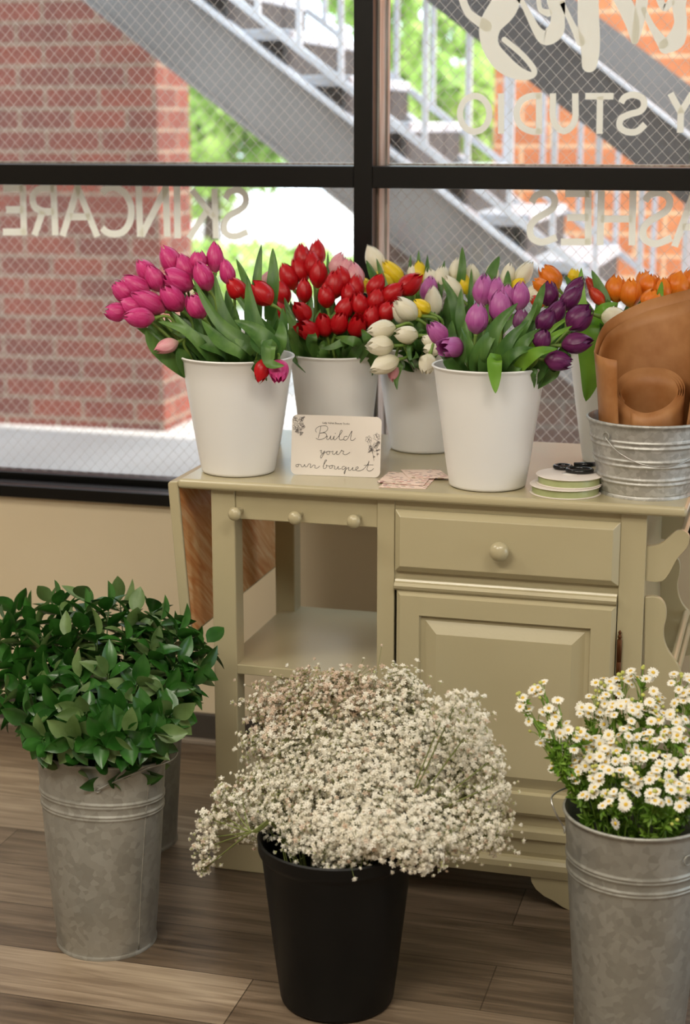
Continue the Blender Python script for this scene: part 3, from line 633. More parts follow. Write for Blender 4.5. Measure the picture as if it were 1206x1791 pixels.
# ------------------------------------------------------------------ sign card
def card_sign():
    c=[at(508,830,z=ZT),at(664,836,z=ZT)]; bl=c[0]; br_=c[1]; bl.z=br_.z=ZT+.0005
    ux=(br_-bl).normalized(); W_=(br_-bl).length; nrm=Vector((ux.y,-ux.x,0)); tilt=R(9); up_=(Vector((0,0,1))*math.cos(tilt)-nrm*math.sin(tilt)); H_=.130
    off=ux.cross(up_).normalized()
    t=empty('sign_card',bl,label='white laminated card sign reading Build your own bouquet',cat='sign')
    rad=.012; P=[]
    for cx,cz,a0 in ((W_-rad,rad,-90),(W_-rad,H_-rad,0),(rad,H_-rad,90),(rad,rad,180)):
        for k in range(6): a=R(a0+18*k); P.append(ux*(cx+rad*math.cos(a))+up_*(cz+rad*math.sin(a)))
    MB().prism(P,-off*.0012).build('board',M['card'],t)
    MB().prism([v_-off*.0013 for v_ in (ux*(W_*.4),ux*(W_*.6),ux*(W_*.55)+up_*.09,ux*(W_*.45)+up_*.09)],-off*.001).build('stand_back',M['card'],t)
    mb=MB(); a_=ux*(W_*.42)-off*.0036+up_*.09; b_=ux*(W_*.58)-off*.0036+up_*.09; d_=-off*.055; d_.z=0
    f1=ux*(W_*.42)+d_;f2=ux*(W_*.58)+d_; f1.z=f2.z=0.0005; mb.prism([a_,b_,f2,f1],off*.001); mb.build('stand_leg',M['card'],t)
    # crop coordinates -> card: corners (105,705) bl, (1050,755) br, (135,115) tl, (1075,160) tr
    def to3(p):
        x,y=p; u=(x-118)/(1062-118); yb=718+u*42; yt=112+u*46; v=(yb-y)/(yb-yt); u=(x-(105+30*v))/(955); return ux*(u*W_)+up_*(v*H_)+off*.0002
    words={'Build':[[(392,300),(383,272),(410,245),(460,234),(500,238),(514,262),(495,290),(450,305),(425,308)],[(440,240),(430,290),(410,357)],[(425,308),(478,304),(500,325),(490,350),(450,368),(410,370),(385,355)],[(490,348),(508,338),(500,365),(515,373),(535,355),(545,336),(540,365),(555,375),(570,360),(582,338),(575,368),(590,378),(605,365),(640,330),(667,292),(655,283),(640,320),(635,365),(650,380),(685,370)],[(722,345),(695,345),(683,370),(700,383),(725,365),(752,320),(772,292),(762,335),(755,372),(768,386),(790,380),(808,362)]],
     'your':[[(425,485),(442,480),(438,505),(455,508),(476,486),(462,520),(440,555),(430,550),(440,525),(475,506),(505,492),(520,490),(530,503),(520,522),(500,518),(500,497),(520,490),(548,495),(566,490),(560,515),(580,522),(600,500),(611,490),(603,518),(625,522),(645,500),(657,480),(666,490),(681,492),(672,515),(690,526),(715,522),(748,503)]],
     'own':[[(187,618),(166,622),(167,639),(185,641),(193,624),(185,617),(216,621),(226,642),(246,639),(258,620),(264,642),(286,639),(301,616),(322,618),(318,650),(332,648),(352,628),(371,631),(368,655),(395,657),(420,636)]],
     'bouquet':[[(455,642),(480,600),(496,580),(481,578),(465,620),(458,655),(475,663),(496,645),(490,629),(520,638),(546,632),(526,640),(528,660),(549,658),(556,640),(548,632),(582,640),(578,665),(600,668),(620,642),(618,668),(648,664)],[(692,645),(666,645),(658,670),(680,672),(702,650),(690,700),(683,718),(681,698),(700,674),(732,655),(728,680),(750,682),(776,655),(772,682),(800,680),(830,662),(825,648),(808,658),(808,682),(835,690),(870,682),(902,660),(936,620),(948,592),(935,640),(925,675),(940,691),(970,688),(997,665)],[(892,636),(945,631),(994,632)]]}
    for wd,ss in words.items():
        mb=MB()
        for s in ss:
            c=[(p.x,p.y) for p in catmull([(*q_,0) for q_ in s],5)]; ribbon(mb,c,to3,.00095,off*.0002)
        if wd=='Build': disc(mb,to3((594,312)),.0008,off*.0002)
        mb.build('lettering',M['ink'],t)
    # small line of print
    cu=bpy.data.curves.new('print','FONT'); cu.body='Lady Ashes Beauty Studio'; cu.size=.0058; cu.align_x='CENTER'
    to=bpy.data.objects.new('print',cu); sc.collection.objects.link(to); bpy.context.view_layer.update()
    me=bpy.data.meshes.new_from_object(to.evaluated_get(bpy.context.evaluated_depsgraph_get())); bpy.data.objects.remove(to)
    me.materials.clear(); me.materials.append(M['greyink']); o=bpy.data.objects.new('small_print',me); sc.collection.objects.link(o); o.parent=t
    d=(to3((735,222))-to3((468,206))).normalized(); p=to3((602,220)); o.matrix_local=Matrix(((d.x,up_.x,off.x,p.x+off.x*.0003),(d.y,up_.y,off.y,p.y+off.y*.0003),(d.z,up_.z,off.z,p.z+off.z*.0003),(0,0,0,1)))
    # line drawn flowers
    rnd=random.Random(4)
    for fl,stems in (([(172,175,34),(232,165,26),(165,240,32),(225,225,36),(252,240,20),(195,280,26)],[((200,230),(240,320)),((190,250),(160,295)),((215,280),(215,330)),((215,170),(262,140)),((180,180),(140,130))]),
                     ([(948,378,36),(1035,355,38),(1020,440,30),(970,470,26),(1052,412,18)],[((965,410),(1000,590)),((1020,450),(1035,545)),((975,480),(935,510)),((1000,500),(1058,480)),((1040,390),(1020,450)),((990,520),(945,430))])):
        mb=MB()
        for x,y,r in fl:
            n=rnd.randint(5,6); ph=rnd.random()*6
            P=[(x+r*(.55+.45*abs(math.sin(n*a/2+ph)))*math.cos(a),y+r*(.55+.45*abs(math.sin(n*a/2+ph)))*math.sin(a)) for a in [i*6.2832/50 for i in range(50)]]
            ribbon(mb,P,to3,.0005,off*.0002,True); disc(mb,to3((x,y)),.0014,off*.0002,9)
            for k in range(n):
                a=rnd.random()*6.28; ribbon(mb,[(x+r*.25*math.cos(a),y+r*.25*math.sin(a)),(x+r*.8*math.cos(a+.2),y+r*.8*math.sin(a+.2))],to3,.0006,off*.0002)
        for a,b in stems:
            ribbon(mb,[a,((a[0]+b[0])/2+6,(a[1]+b[1])/2),b],to3,.0005,off*.0002)
            for k in (.45,.8):
                x=a[0]+(b[0]-a[0])*k;y=a[1]+(b[1]-a[1])*k; ribbon(mb,[(x,y),(x+10,y-10),(x+20,y-4),(x+8,y+3),(x,y)],to3,.0008,off*.0002)
        mb.build('flower_drawing',M['greyink'],t)
card_sign()
# ------------------------------------------------------------------ gift tags, spools, scissors
def tagcard(c,label,dz):
    P=[at(*p,z=ZT) for p in c]; q_=sum(P,Vector())/4; t=empty('patterned_card',(q_.x,q_.y,ZT+dz),label=label,cat='card',group='patterned cards on the cart')
    MB().prism([(p.x-q_.x,p.y-q_.y,0) for p in P],(0,0,.0012)).build('sheet',M['pattern'],t)
tagcard([(662,853),(744,856),(762,836),(690,829)],'patterned card at the bottom of the small stack beside the sign',.0004)
tagcard([(659,846),(740,852),(757,833),(680,828)],'patterned card on top of the small stack beside the sign',.0030)
tagcard([(714,840),(788,841),(768,826),(700,826)],'patterned card fanned out to the right of the stack',.0048)
def spool(c,r,label):
    t=empty('ribbon_spool',c,label=label,cat='ribbon spool',group='ribbon spools')
    for z in (0,.0165): 
        MB().lathe([(.001,z),(r-.001,z),(r,z+.0008),(r-.001,z+.0018),(.001,z+.0018)],56).build('flange',M['spool'],t,True,auto=40)
    MB().lathe([(r*.93,.0018),(r*.935,.009),(r*.93,.0165)],56).build('ribbon',M['satin'],t,True)
    MB().lathe([(.016,.0183),(.016,.0187),(.001,.0187)],20).build('label_disc',M['card'],t,True)
sp1=at(979,874,z=ZT); sr=.0735
spool((sp1.x,sp1.y+sr,ZT),sr,'lower spool of sage green satin ribbon beside the pail')
spool((sp1.x+.006,sp1.y+sr+.012,ZT+.0186),.069,'upper spool of sage green satin ribbon under the scissors')
def scissors():
    z=ZT+.0374+.0045; t=empty('scissors',(sp1.x,sp1.y+sr,z),label='black handled scissors lying on the upper ribbon spool',cat='scissors'); o=Vector((sp1.x,sp1.y+sr,z))
    for (px,py,rx,ry,a) in ((984,816,.017,.011,-5),(1013,822,.0255,.014,4)):
        c=at(px,py,z=z)-o; mb=MB(); P=[c+Matrix.Rotation(R(a),3,'Z')@Vector((rx*math.cos(g),ry*1.5*math.sin(g),.0)) for g in [i*6.2832/28 for i in range(29)]]; mb.tube(P,.0045,8,cap=False); mb.build('handle',M['scissor'],t,True)
    c=at(1030,813,z=z)-o; mb=MB(); mb.tube([at(1003,812,z=z)-o,c,at(1040,812,z=z)-o],[.004,.006,.005],8); mb.build('pivot',M['scissor'],t,True)
    a=at(1034,813,z=z)-o
    for k in (0,1):
        d=Vector((.055,.03+.012*k,0)); s=Vector((-.003,.006,0)); MB().prism([a-s+Vector((0,0,.001*k)),a+s+Vector((0,0,.001*k)),a+d+Vector((0,0,.001*k))],(0,0,.001)).build('blade',M['blade'],t)
scissors()
# ------------------------------------------------------------------ kraft paper rolls
def roll(c,r0,turns,tight,ztop,label,zb,start,tilt=(0,0)):
    t=empty('paper_roll',c,label=label,cat='paper roll'); mb=MB(); n=int(turns*56); grid=[]
    for i in range(n+1):
        u=i/n; a=R(start)+u*turns*2*math.pi; r=r0*(1-tight*u); zt_=ztop(a,u); row=[]
        for k in range(9):
            v=k/8; z=zb+(zt_-zb)*v; rr=r*(1+.0*v)+.0012*math.sin(a*3+v*4)
            row.append((rr*math.cos(a)+tilt[0]*(z-zb),rr*math.sin(a)+tilt[1]*(z-zb),z))
        grid.append(row)
    mb.sheet(grid); o=mb.build('sheet',M['kraft'],t,True); s=o.modifiers.new('thickness','SOLIDIFY'); s.thickness=.0005; return t
pc=Vector((-.296,3.43,ZT+.006))
def lerp_tab(tab,a):
    for (a0,z0),(a1,z1) in zip(tab,tab[1:]):
        if a0<=a<=a1: t_=(a-a0)/(a1-a0); t_=t_*t_*(3-2*t_) if False else t_; return z0+(z1-z0)*t_
    return tab[-1][1] if a>tab[-1][0] else tab[0][1]
zz=lambda px,py,dy: at(px,py,y=pc.y+dy).z-pc.z
tab=[(-40,zz(1206,505,.05)+.03),(0,zz(1206,505,.05)+.025),(55,zz(1206,505,.08)),(100,zz(1150,527,.10)),(150,zz(1085,568,.05)),(180,zz(1046,612,.0)),(205,zz(1050,618,-.04)),(240,zz(1085,630,-.085)),(262,zz(1105,650,-.09)),(285,zz(1135,690,-.09))]
t=empty('paper_roll',pc,label='large open roll of brown kraft paper sweeping up at the back of the pail',cat='paper roll')
mb=MB()
for r_off,dz_,a0_,a1_ in ((0,0,-38,238),(-.004,-.022,-30,214)):
    grid=[]
    for i in range(61):
        a=a0_+(a1_-a0_)*i/60; zt_=lerp_tab(tab,a)+dz_; row=[]
        for k in range(13):
            z=zt_*k/12; r=.084+min(z,.16)*.12+max(0,z-.16)*.10+r_off+.0014*math.sin(R(a)*4+z*20)-max(0,(a-225)/60)*.02
            row.append((r*math.cos(R(a))+.002,r*math.sin(R(a)),z))
        grid.append(row)
    mb.sheet(grid)
o=mb.build('sheet',M['kraft'],t,True); q_=o.modifiers.new('thickness','SOLIDIFY'); q_.thickness=.0004
zf_=zz(1135,727,-.076); zb_=zz(1112,640,.07); zl_=zz(1062,690,-.01); zr_=zz(1198,688,0)
t=empty('paper_roll',pc+Vector((-.0,-.004,0)),label='tighter coiled roll of brown kraft paper at the front of the pail',cat='paper roll')
mb=MB(); grid=[]; nt_=4.0
for i in range(int(56*nt_)+1):
    u=i/(56*nt_); a=218+360*nt_*u; ar=R(a); r=.0735-.017*u-(.006 if u<.02 else 0)
    z0_=(zf_+zb_)/2-(zb_-zf_)/2*-math.sin(ar)+.004*abs(math.cos(ar))-.010*u*(1 if math.sin(ar)>0 else -.4); row=[]
    for k in range(9):
        z=z0_*k/8; row.append((r*math.cos(ar),r*math.sin(ar),z))
    grid.append(row)
mb.sheet(grid); o=mb.build('sheet',M['kraft'],t,True); q_=o.modifiers.new('thickness','SOLIDIFY'); q_.thickness=.0005
# ------------------------------------------------------------------ tulips
def bloom_mesh(seed,open_,col):
    """six petals, local z 0..1, greatest radius about .36"""
    rnd=random.Random(seed); mb=MB()
    for layer in (0,1):
        for k in range(3):
            a0=2*math.pi*k/3+layer*math.pi/3+rnd.uniform(-.12,.12); hgt=1-layer*.03+rnd.uniform(-.06,.03); rk=1+rnd.uniform(-.05,.05); grid=[]
            for i in range(11):
                v=i/10
                prof=(math.sin(math.pi*min(1,v**.62*.96+.02))**.62)*.36*(1-.05*v) if v<.5 else None
                base=.36*(math.sin(math.pi*.5*min(1,v/.38))**.75) if v<.38 else .36-(.36-.055-open_*.2)*((v-.38)/.62)**(2.1)
                r=base*(1-.10*layer)*rk
                half=R(66)*(math.sin(math.pi*(.16+.70*v))**.8)*(1-max(0,(v-.62)/.38)**2.2*.93)
                row=[]
                for j in range(7):
                    u=j/3-1; a=a0+u*half; rr=r*(1-.05*abs(u)**2*(1-layer))+ (.034*abs(u)**4*(.2+v) if layer==0 else 0)-.012*(1-abs(u))**2*(v>.15)+.006*math.sin(u*9+v*7+seed)
                    z=(v**.92)*hgt-.045*u*u*v
                    row.append((rr*math.cos(a),rr*math.sin(a),z))
                grid.append(row)
            mb.sheet(grid)
    return mb.mesh('tulip_bloom_mesh',PET[col])
_bm={}
def bloom_for(col,i,op):
    key=(col,i%4,op)
    if key not in _bm: _bm[key]=bloom_mesh(i%4+7*op,(.0,.35,.8)[op],col)
    return _bm[key]
def blade(path,width,nrm,fold=.25,n=14,tipw=0):
    mb=MB(); c=catmull(path,6); m_=len(c)-1; grid=[]
    for i in range(n+1):
        f=i/n*m_; k=min(int(f),m_-1); p=c[k].lerp(c[k+1],f-k); t=(c[min(k+1,m_)]-c[k]).normalized(); v=i/n
        s=t.cross(nrm); s=s.normalized() if s.length>1e-5 else t.orthogonal().normalized(); nn=s.cross(t).normalized()
        w_=width*.5*max(.004,(math.sin(math.pi*min(1,.17+v*.83))**.85)*(1-.1*v)) if v<1 else .0004
        row=[]
        for j in range(5):
            u=j/2-1; row.append(p+s*u*w_+nn*(abs(u)**1.6*w_*fold+.0006*math.sin(v*12+u*4)))
        grid.append(row)
    mb.sheet(grid); return mb
CN={'magenta':'deep pink','red':'red','blush':'pale pink','white':'cream white','yellow':'yellow','lilac':'lilac','dusky':'dusky mauve','purple':'dark purple','orange':'orange','flame':'orange-red'}
BN={'A':'left front bucket','B':'middle back bucket','C':'bucket right of sign','D':'front centre bucket','E':'bucket behind paper rolls'}
T=[ # bucket,colour,px,py,angle,len,width,tilt to viewer,[y]
('A','magenta',202,546,-84,36,34,20),('A','magenta',243,555,-88,50,36,15),('A','magenta',215,509,-50,44,36,10),('A','magenta',238,500,-58,52,36,10),('A','magenta',259,528,-62,60,38,20),
('A','magenta',256,474,-35,46,34,5),('A','magenta',271,487,-25,48,34,10),('A','magenta',298,455,-30,54,38,5),('A','magenta',323,468,-22,50,34,0),('A','magenta',311,490,-64,54,42,15),
('A','magenta',301,521,-38,52,40,15),('A','magenta',344,535,-30,44,38,15),('A','magenta',355,483,-24,52,36,5),('A','magenta',347,456,-6,34,32,0),('A','magenta',376,450,0,52,30,0),('A','magenta',397,476,-14,46,28,0),('A','magenta',229,536,-70,40,34,10),
('A','blush',291,606,-112,42,26,10,3.33),('A','red',413,505,-38,42,34,5),('A','red',457,513,-42,48,38,10),('A','blush',470,487,42,42,24,0,3.5),('A','red',458,648,-165,42,28,5,3.285),('A','magenta',487,650,178,40,36,25,3.29),
('B','red',554,442,0,46,30,0),('B','red',529,450,-8,48,32,0),('B','red',557,479,5,48,32,5),('B','red',524,473,-22,46,32,5),('B','red',504,484,-24,48,34,5),('B','red',532,508,0,42,28,8),('B','red',493,511,-22,44,30,5),
('B','red',586,497,8,50,38,5),('B','red',570,519,-8,38,30,5),('B','red',600,487,-20,44,30,0),('B','red',610,514,0,38,28,0),('B','red',622,503,5,44,30,0),('B','red',657,500,28,44,32,5),('B','red',657,525,18,42,32,5),('B','red',629,532,-15,42,32,5),
('B','red',603,539,30,42,32,10),('B','red',649,554,8,40,30,10),('B','red',676,545,24,36,32,10),('B','red',716,497,52,50,36,10),('B','red',686,513,50,46,32,10),('B','red',487,547,-50,38,34,35),('B','red',529,547,-40,40,32,30),
('B','red',538,578,-60,36,34,45),('B','red',566,568,-15,38,32,30),('B','red',593,565,20,36,32,30),('B','red',625,570,20,34,32,45),('B','blush',591,463,20,42,30,0),('B','blush',621,481,-12,42,30,0),('B','blush',605,470,8,36,28,0),('B','red',546,462,-5,44,30,0),('B','red',574,510,-3,42,30,8),
('C','white',655,453,-24,50,32,0),('C','yellow',687,477,-40,50,30,0),('C','yellow',669,491,-56,44,30,0),('C','yellow',733,478,-6,42,28,0),('C','white',755,490,-15,42,30,0),('C','white',771,487,8,46,30,0),('C','lilac',750,506,5,46,32,0),('C','white',757,528,0,52,32,8),
('C','white',792,503,-34,48,28,0),('C','white',797,472,8,40,26,0),('C','white',825,482,0,40,28,0),('C','yellow',813,497,-10,36,24,0),('C','white',709,540,-50,48,36,15,3.58),('C','white',667,576,-100,48,34,15,3.52),('C','white',664,605,-92,46,36,20,3.5),('C','white',710,585,-86,40,32,20,3.52),
('C','white',672,638,-112,52,34,20,3.5),('C','blush',688,650,190,34,24,10,3.53),('C','white',747,637,196,36,32,15,3.47),('C','white',755,610,-100,30,26,20,3.5),('C','white',748,596,-60,24,20,20,3.5),('C','yellow',738,536,-50,34,24,0,3.62),('C','yellow',724,548,-70,28,22,0,3.6),('C','white',700,550,-40,40,26,0,3.62),
('C','white',916,478,34,48,28,0),('C','white',888,482,12,42,26,0),('C','white',860,478,8,38,24,0),('C','white',938,512,56,44,30,0),('C','yellow',640,500,-30,30,22,0,3.8),('C','yellow',905,500,40,30,24,0),('C','white',722,478,-5,28,22,0,3.82),
('D','lilac',845,507,4,54,38,0),('D','lilac',834,556,4,54,40,5),('D','lilac',866,512,8,52,36,0),('D','lilac',875,537,0,56,42,5),('D','lilac',909,518,6,50,34,0),('D','lilac',764,581,-42,42,34,25),('D','lilac',788,608,-100,42,36,50),('D','dusky',911,560,4,38,30,5),('D','lilac',885,520,8,44,32,0),
('D','purple',959,513,3,44,36,0),('D','purple',998,521,42,52,32,5),('D','purple',1004,506,36,50,28,5),('D','purple',954,559,34,44,34,10),('D','purple',972,546,32,46,32,5),('D','purple',1013,556,42,50,44,15),('D','purple',948,593,14,34,32,20),('D','purple',1009,600,82,52,38,10,3.38),('D','purple',977,632,98,48,36,10,3.36),
('E','orange',962,485,-34,48,36,0),('E','orange',946,499,-55,34,26,0),('E','orange',1077,505,0,46,40,5),('E','orange',1103,511,0,50,38,8),('E','orange',1137,500,10,44,42,0),('E','orange',1138,524,25,36,38,15),('E','orange',1183,498,15,44,42,0),('E','orange',1206,490,10,42,34,0),('E','orange',1158,505,0,40,30,0),
('E','flame',1043,518,-38,40,22,0),('E','flame',1036,502,-30,40,18,0),('E','yellow',1003,481,10,24,22,0),('E','flame',940,528,-60,26,22,0,3.7),('E','white',1073,555,94,42,36,10,3.56),('E','orange',1125,492,-8,36,28,0,3.8),
]
rnd=random.Random(11)
rows={}
for i,t_ in enumerate(T): rows.setdefault((t_[0],t_[1]),[]).append(i)
ORD=['leftmost','second from left','third from left','fourth from left','fifth from left','sixth from left','seventh from left','eighth from left','ninth from left']
labels={}
for (b,c),ix in rows.items():
    n=len(ix); ix=sorted(ix,key=lambda i:T[i][3]); nr=1 if n<=3 else (2 if n<=8 else (3 if n<=16 else 4)); nm={1:[''],2:['upper','lower'],3:['top','middle','bottom'],4:['top','upper','lower','bottom']}[nr]
    per=math.ceil(n/nr)
    for r_ in range(nr):
        seg=sorted(ix[r_*per:(r_+1)*per],key=lambda i:T[i][2])
        for k,i in enumerate(seg):
            a=T[i][4]; lean='upright' if abs(a)<=12 else ('leaning left' if -75<a<0 else 'leaning right' if 0<a<75 else 'lying sideways' if abs(a)<125 else 'hanging down')
            if n==1: l=f'{CN[c]} tulip {lean}, only one in {BN[b]}'
            elif nr==1: l=f'{CN[c]} tulip {lean}, {ORD[k]} of its colour, {BN[b]}'
            else: l=f'{CN[c]} tulip {lean}, {ORD[k]} in {nm[r_]} row, {BN[b]}'
            labels[i]=l
tul=[]
def tulip(i,t_):
    b,c,px,py,ang,ln,wd,tilt=t_[:8]; bc=Vector(BK[b][0]); hb=BK[b][3]; rt=BK[b][2]
    lo_,hi={'A':(445,560),'B':(441,580),'C':(452,560),'D':(500,610),'E':(480,530)}[b]
    y=t_[8] if len(t_)>8 else bc.y+.085-.17*min(1,max(0,(py-lo_)/(hi-lo_)))+rnd.uniform(-.008,.008)
    ctr=at(px,py,y=y); dist=(ctr-Vector((0,0,EYE))).dot(_f); Ln=ln*1.13*dist/F_PX; Wn=wd*1.04*dist/F_PX
    a=R(ang); ti=R(tilt); d=(_r*math.sin(a)+_u*math.cos(a))*math.cos(ti)-_f*math.sin(ti); d.normalize()
    Ln=Ln/max(.6,math.cos(ti)); base=ctr-d*Ln*.5
    p0=Vector((bc.x+rnd.uniform(-.045,.045),bc.y+rnd.uniform(-.045,.045),bc.z+.02))
    t=empty('tulip',p0,label=labels[i],cat='tulip',group={'A':'deep pink bunch of tulips','B':'red bunch of tulips','C':'white and yellow bunch of tulips','D':'lilac and purple bunch of tulips','E':'orange bunch of tulips'}[b])
    zr=bc.z+hb; out=Vector((base.x-bc.x,base.y-bc.y,0)); L_=out.length; o=out.normalized()*min(L_*.8,rt*.80) if L_>0 else out
    p1=Vector((bc.x,bc.y,zr-.01))+o
    pts=[p0,p0.lerp(p1,.55)+Vector((0,0,.01)),p1]
    if base.z<zr+.03 or d.z<-.2: pts.append(Vector((bc.x,bc.y,zr+.026))+out.normalized()*min(max(L_*.82,rt*.95),L_)); 
    q1=base-d*min(.035,max(.012,(base-pts[-1]).length*.4)); pts+= [q1,base+d*Ln*.03]
    path=[p-p0 for p in catmull(pts,5)]
    MB().tube(path,[.0034]*(len(path)-2)+[.0042,.0052],8).build('stem',M['stem'],t,True)
    X=d.orthogonal().normalized(); Yv=d.cross(X); rot=Matrix.Rotation(rnd.uniform(0,6.28),3,d); X=rot@X; Yv=rot@Yv; s=Wn/.72; p=base-p0
    op=0 if ln>wd*1.35 else 1
    if tilt>=40: op=2
    mt=Matrix(((X.x*s,Yv.x*s,d.x*Ln,p.x),(X.y*s,Yv.y*s,d.y*Ln,p.y),(X.z*s,Yv.z*s,d.z*Ln,p.z),(0,0,0,1)))
    link('bloom',bloom_for(c,i,op),t,mt)
    # a leaf that leaves the stem near the rim and follows it outwards
    for q in range(1 if rnd.random()<.65 else 2):
        s0=p1-p0+Vector((rnd.uniform(-.01,.01),rnd.uniform(-.01,.01),-.03)); side=_r*rnd.uniform(-1,1)-_f*rnd.uniform(-.2,.8); e=(base-p0-Vector((0,0,.0)))
        tip=s0.lerp(e,rnd.uniform(.75,1.05))+side*.03+Vector((0,0,-.012)); 
        if (e-s0).length<.05: tip=s0+Vector((out.x*.3,out.y*.3,rnd.uniform(.06,.1)))
        mid=s0.lerp(tip,.5)+side*.022+Vector((0,0,.01)); nr=(-_f+side*.5+Vector((0,0,.25))).normalized()
        blade([s0,mid,tip],rnd.uniform(.022,.036),nr,rnd.uniform(.15,.45)).build('leaf',M['leaf'],t,True)
    tul.append((t,b,px,py,p0)); return t
for i,t_ in enumerate(T): tulip(i,t_)
# particular leaves seen in the photograph: bucket, base px, tip px, width px, y shift, bright, bulge px
LV=[('A',(452,620),(337,487),26,-.09,0,-16),('A',(400,616),(300,545),30,-.08,0,-14),('A',(430,618),(352,560),34,-.10,0,-10),('A',(462,618),(432,488),36,-.07,0,-6),('A',(474,618),(410,560),38,-.10,0,10),('A',(360,614),(275,562),22,-.09,0,12),
 ('A',(425,612),(375,478),24,-.03,0,-10),('A',(380,614),(310,560),22,-.06,0,-8),('A',(452,560),(457,428),18,.05,0,-5),('A',(470,560),(477,434),24,.04,0,4),('A',(440,540),(413,453),16,.03,0,4),('A',(480,600),(400,500),20,-.02,0,0),('A',(478,616),(492,560),30,-.06,0,6),
 ('A',(340,606),(300,580),18,-.05,0,6),('A',(466,618),(445,575),30,-.11,0,-8),('B',(500,600),(482,545),30,-.10,0,-8),('B',(515,604),(500,540),22,-.09,0,5),('B',(520,600),(545,520),24,-.05,0,6),('B',(600,604),(560,610),14,-.1,0,0),
 ('B',(625,606),(585,590),20,-.10,0,4),('B',(640,606),(632,575),20,-.10,0,4),('B',(574,560),(573,440),10,.05,0,0),('B',(545,606),(540,570),22,-.10,0,3),('B',(500,590),(534,652),8,-.13,0,8),('B',(535,600),(497,520),20,-.07,0,-6),('B',(585,600),(600,520),20,-.03,0,-6),('B',(640,600),(650,520),24,-.02,0,6),
 ('A',(470,610),(497,640),26,-.14,0,16),('C',(690,560),(658,452),14,-.02,0,0),('C',(700,540),(640,455),20,0,0,-8),('C',(712,560),(718,446),12,.03,0,0),('C',(730,560),(732,438),14,.04,0,0),('C',(745,560),(747,446),14,.03,0,0),('C',(760,560),(777,455),12,.02,0,0),('C',(800,590),(772,484),26,-.06,0,10),
 ('C',(800,520),(808,432),16,.02,0,4),('C',(812,600),(806,505),24,-.08,0,-4),('C',(822,560),(824,470),10,0,0,0),('C',(850,520),(873,448),22,.02,0,-5),('C',(885,520),(888,473),14,0,0,0),('C',(730,600),(685,545),20,-.12,0,-6),('C',(760,560),(700,510),10,-.08,0,-8),('C',(700,640),(694,682),14,-.25,0,5),
 ('C',(715,610),(725,645),8,-.26,0,3),('C',(740,590),(710,560),16,-.14,0,0),('C',(800,620),(790,560),26,-.10,0,-6),('C',(735,600),(760,545),20,-.10,0,8),
 ('D',(800,640),(812,560),26,-.07,0,6),('D',(850,640),(905,530),32,-.08,0,-16),('D',(830,640),(876,570),32,-.09,0,-8),('D',(870,638),(925,560),26,-.08,0,-8),('D',(900,636),(945,575),26,-.07,0,-10),('D',(915,634),(975,610),22,-.09,1,-8),('D',(900,600),(940,530),18,-.02,0,0),('D',(880,636),(940,610),20,-.10,0,-10),('D',(825,636),(806,570),20,-.09,0,4),
 ('D',(850,636),(853,575),22,-.08,0,0),('D',(928,630),(1000,570),18,-.04,1,-8),('D',(790,640),(765,615),20,-.09,0,4),('D',(864,634),(866,688),26,-.135,1,0),('D',(930,560),(952,495),16,.02,0,0),('D',(920,620),(1010,545),12,0,1,-6),
 ('E',(1030,600),(1016,468),28,-.06,1,-8),('E',(1048,590),(1034,472),34,-.03,0,14),('E',(1035,575),(1024,702),56,-.17,1,-5),('E',(1075,590),(1062,520),26,-.05,0,0),('E',(1100,560),(1101,535),12,0,0,0),('E',(1020,540),(988,482),16,0,0,0),('E',(1150,540),(1157,492),12,-.05,1,0),('E',(1120,560),(1127,476),16,.03,0,0),('E',(1035,560),(1080,530),14,-.1,1,-8),('E',(1020,600),(1050,560),30,-.08,1,0)]
for b,bp,tp,wpx,dy,br_,bul in LV:
    bc=Vector(BK[b][0]); y=bc.y+dy; tb=min((t for t in tul if t[1]==b),key=lambda t:(t[2]-tp[0])**2+(t[3]-tp[1])**2)
    rt_=BK[b][2]; hz=bc.z+BK[b][3]
    a=at(*bp,y=y); c=at(*tp,y=y-(.015 if tp[1]>bp[1] else -.02)); d=Vector((tp[0]-bp[0],tp[1]-bp[1],0)); pm=((bp[0]+tp[0])/2-d.y/d.length*bul,(bp[1]+tp[1])/2+d.x/d.length*bul); m_=at(*pm,y=y-.008)
    pts=[a,m_,c]
    if tp[1]>bp[1]: pts=[a+Vector((0,.03,-.01)),a+Vector((0,.0,.006)),m_,c]
    elif abs(bp[1]-(hz and 620))<35: 
        root=a.lerp(Vector((bc.x,bc.y,hz-.08)),.6); root.z=min(root.z,hz-.03); pts=[root]+pts
    nr=(-_f+Vector((0,0,.2))*(1-br_)+_r*rnd.uniform(-.4,.4)*(1-br_)).normalized(); W_=wpx*1.08*(a.y)/F_PX
    blade([p-tb[4] for p in pts],W_,nr,rnd.uniform(.1,.35),16).build('leaf',M['leafb' if br_ else 'leaf'],tb[0],True)
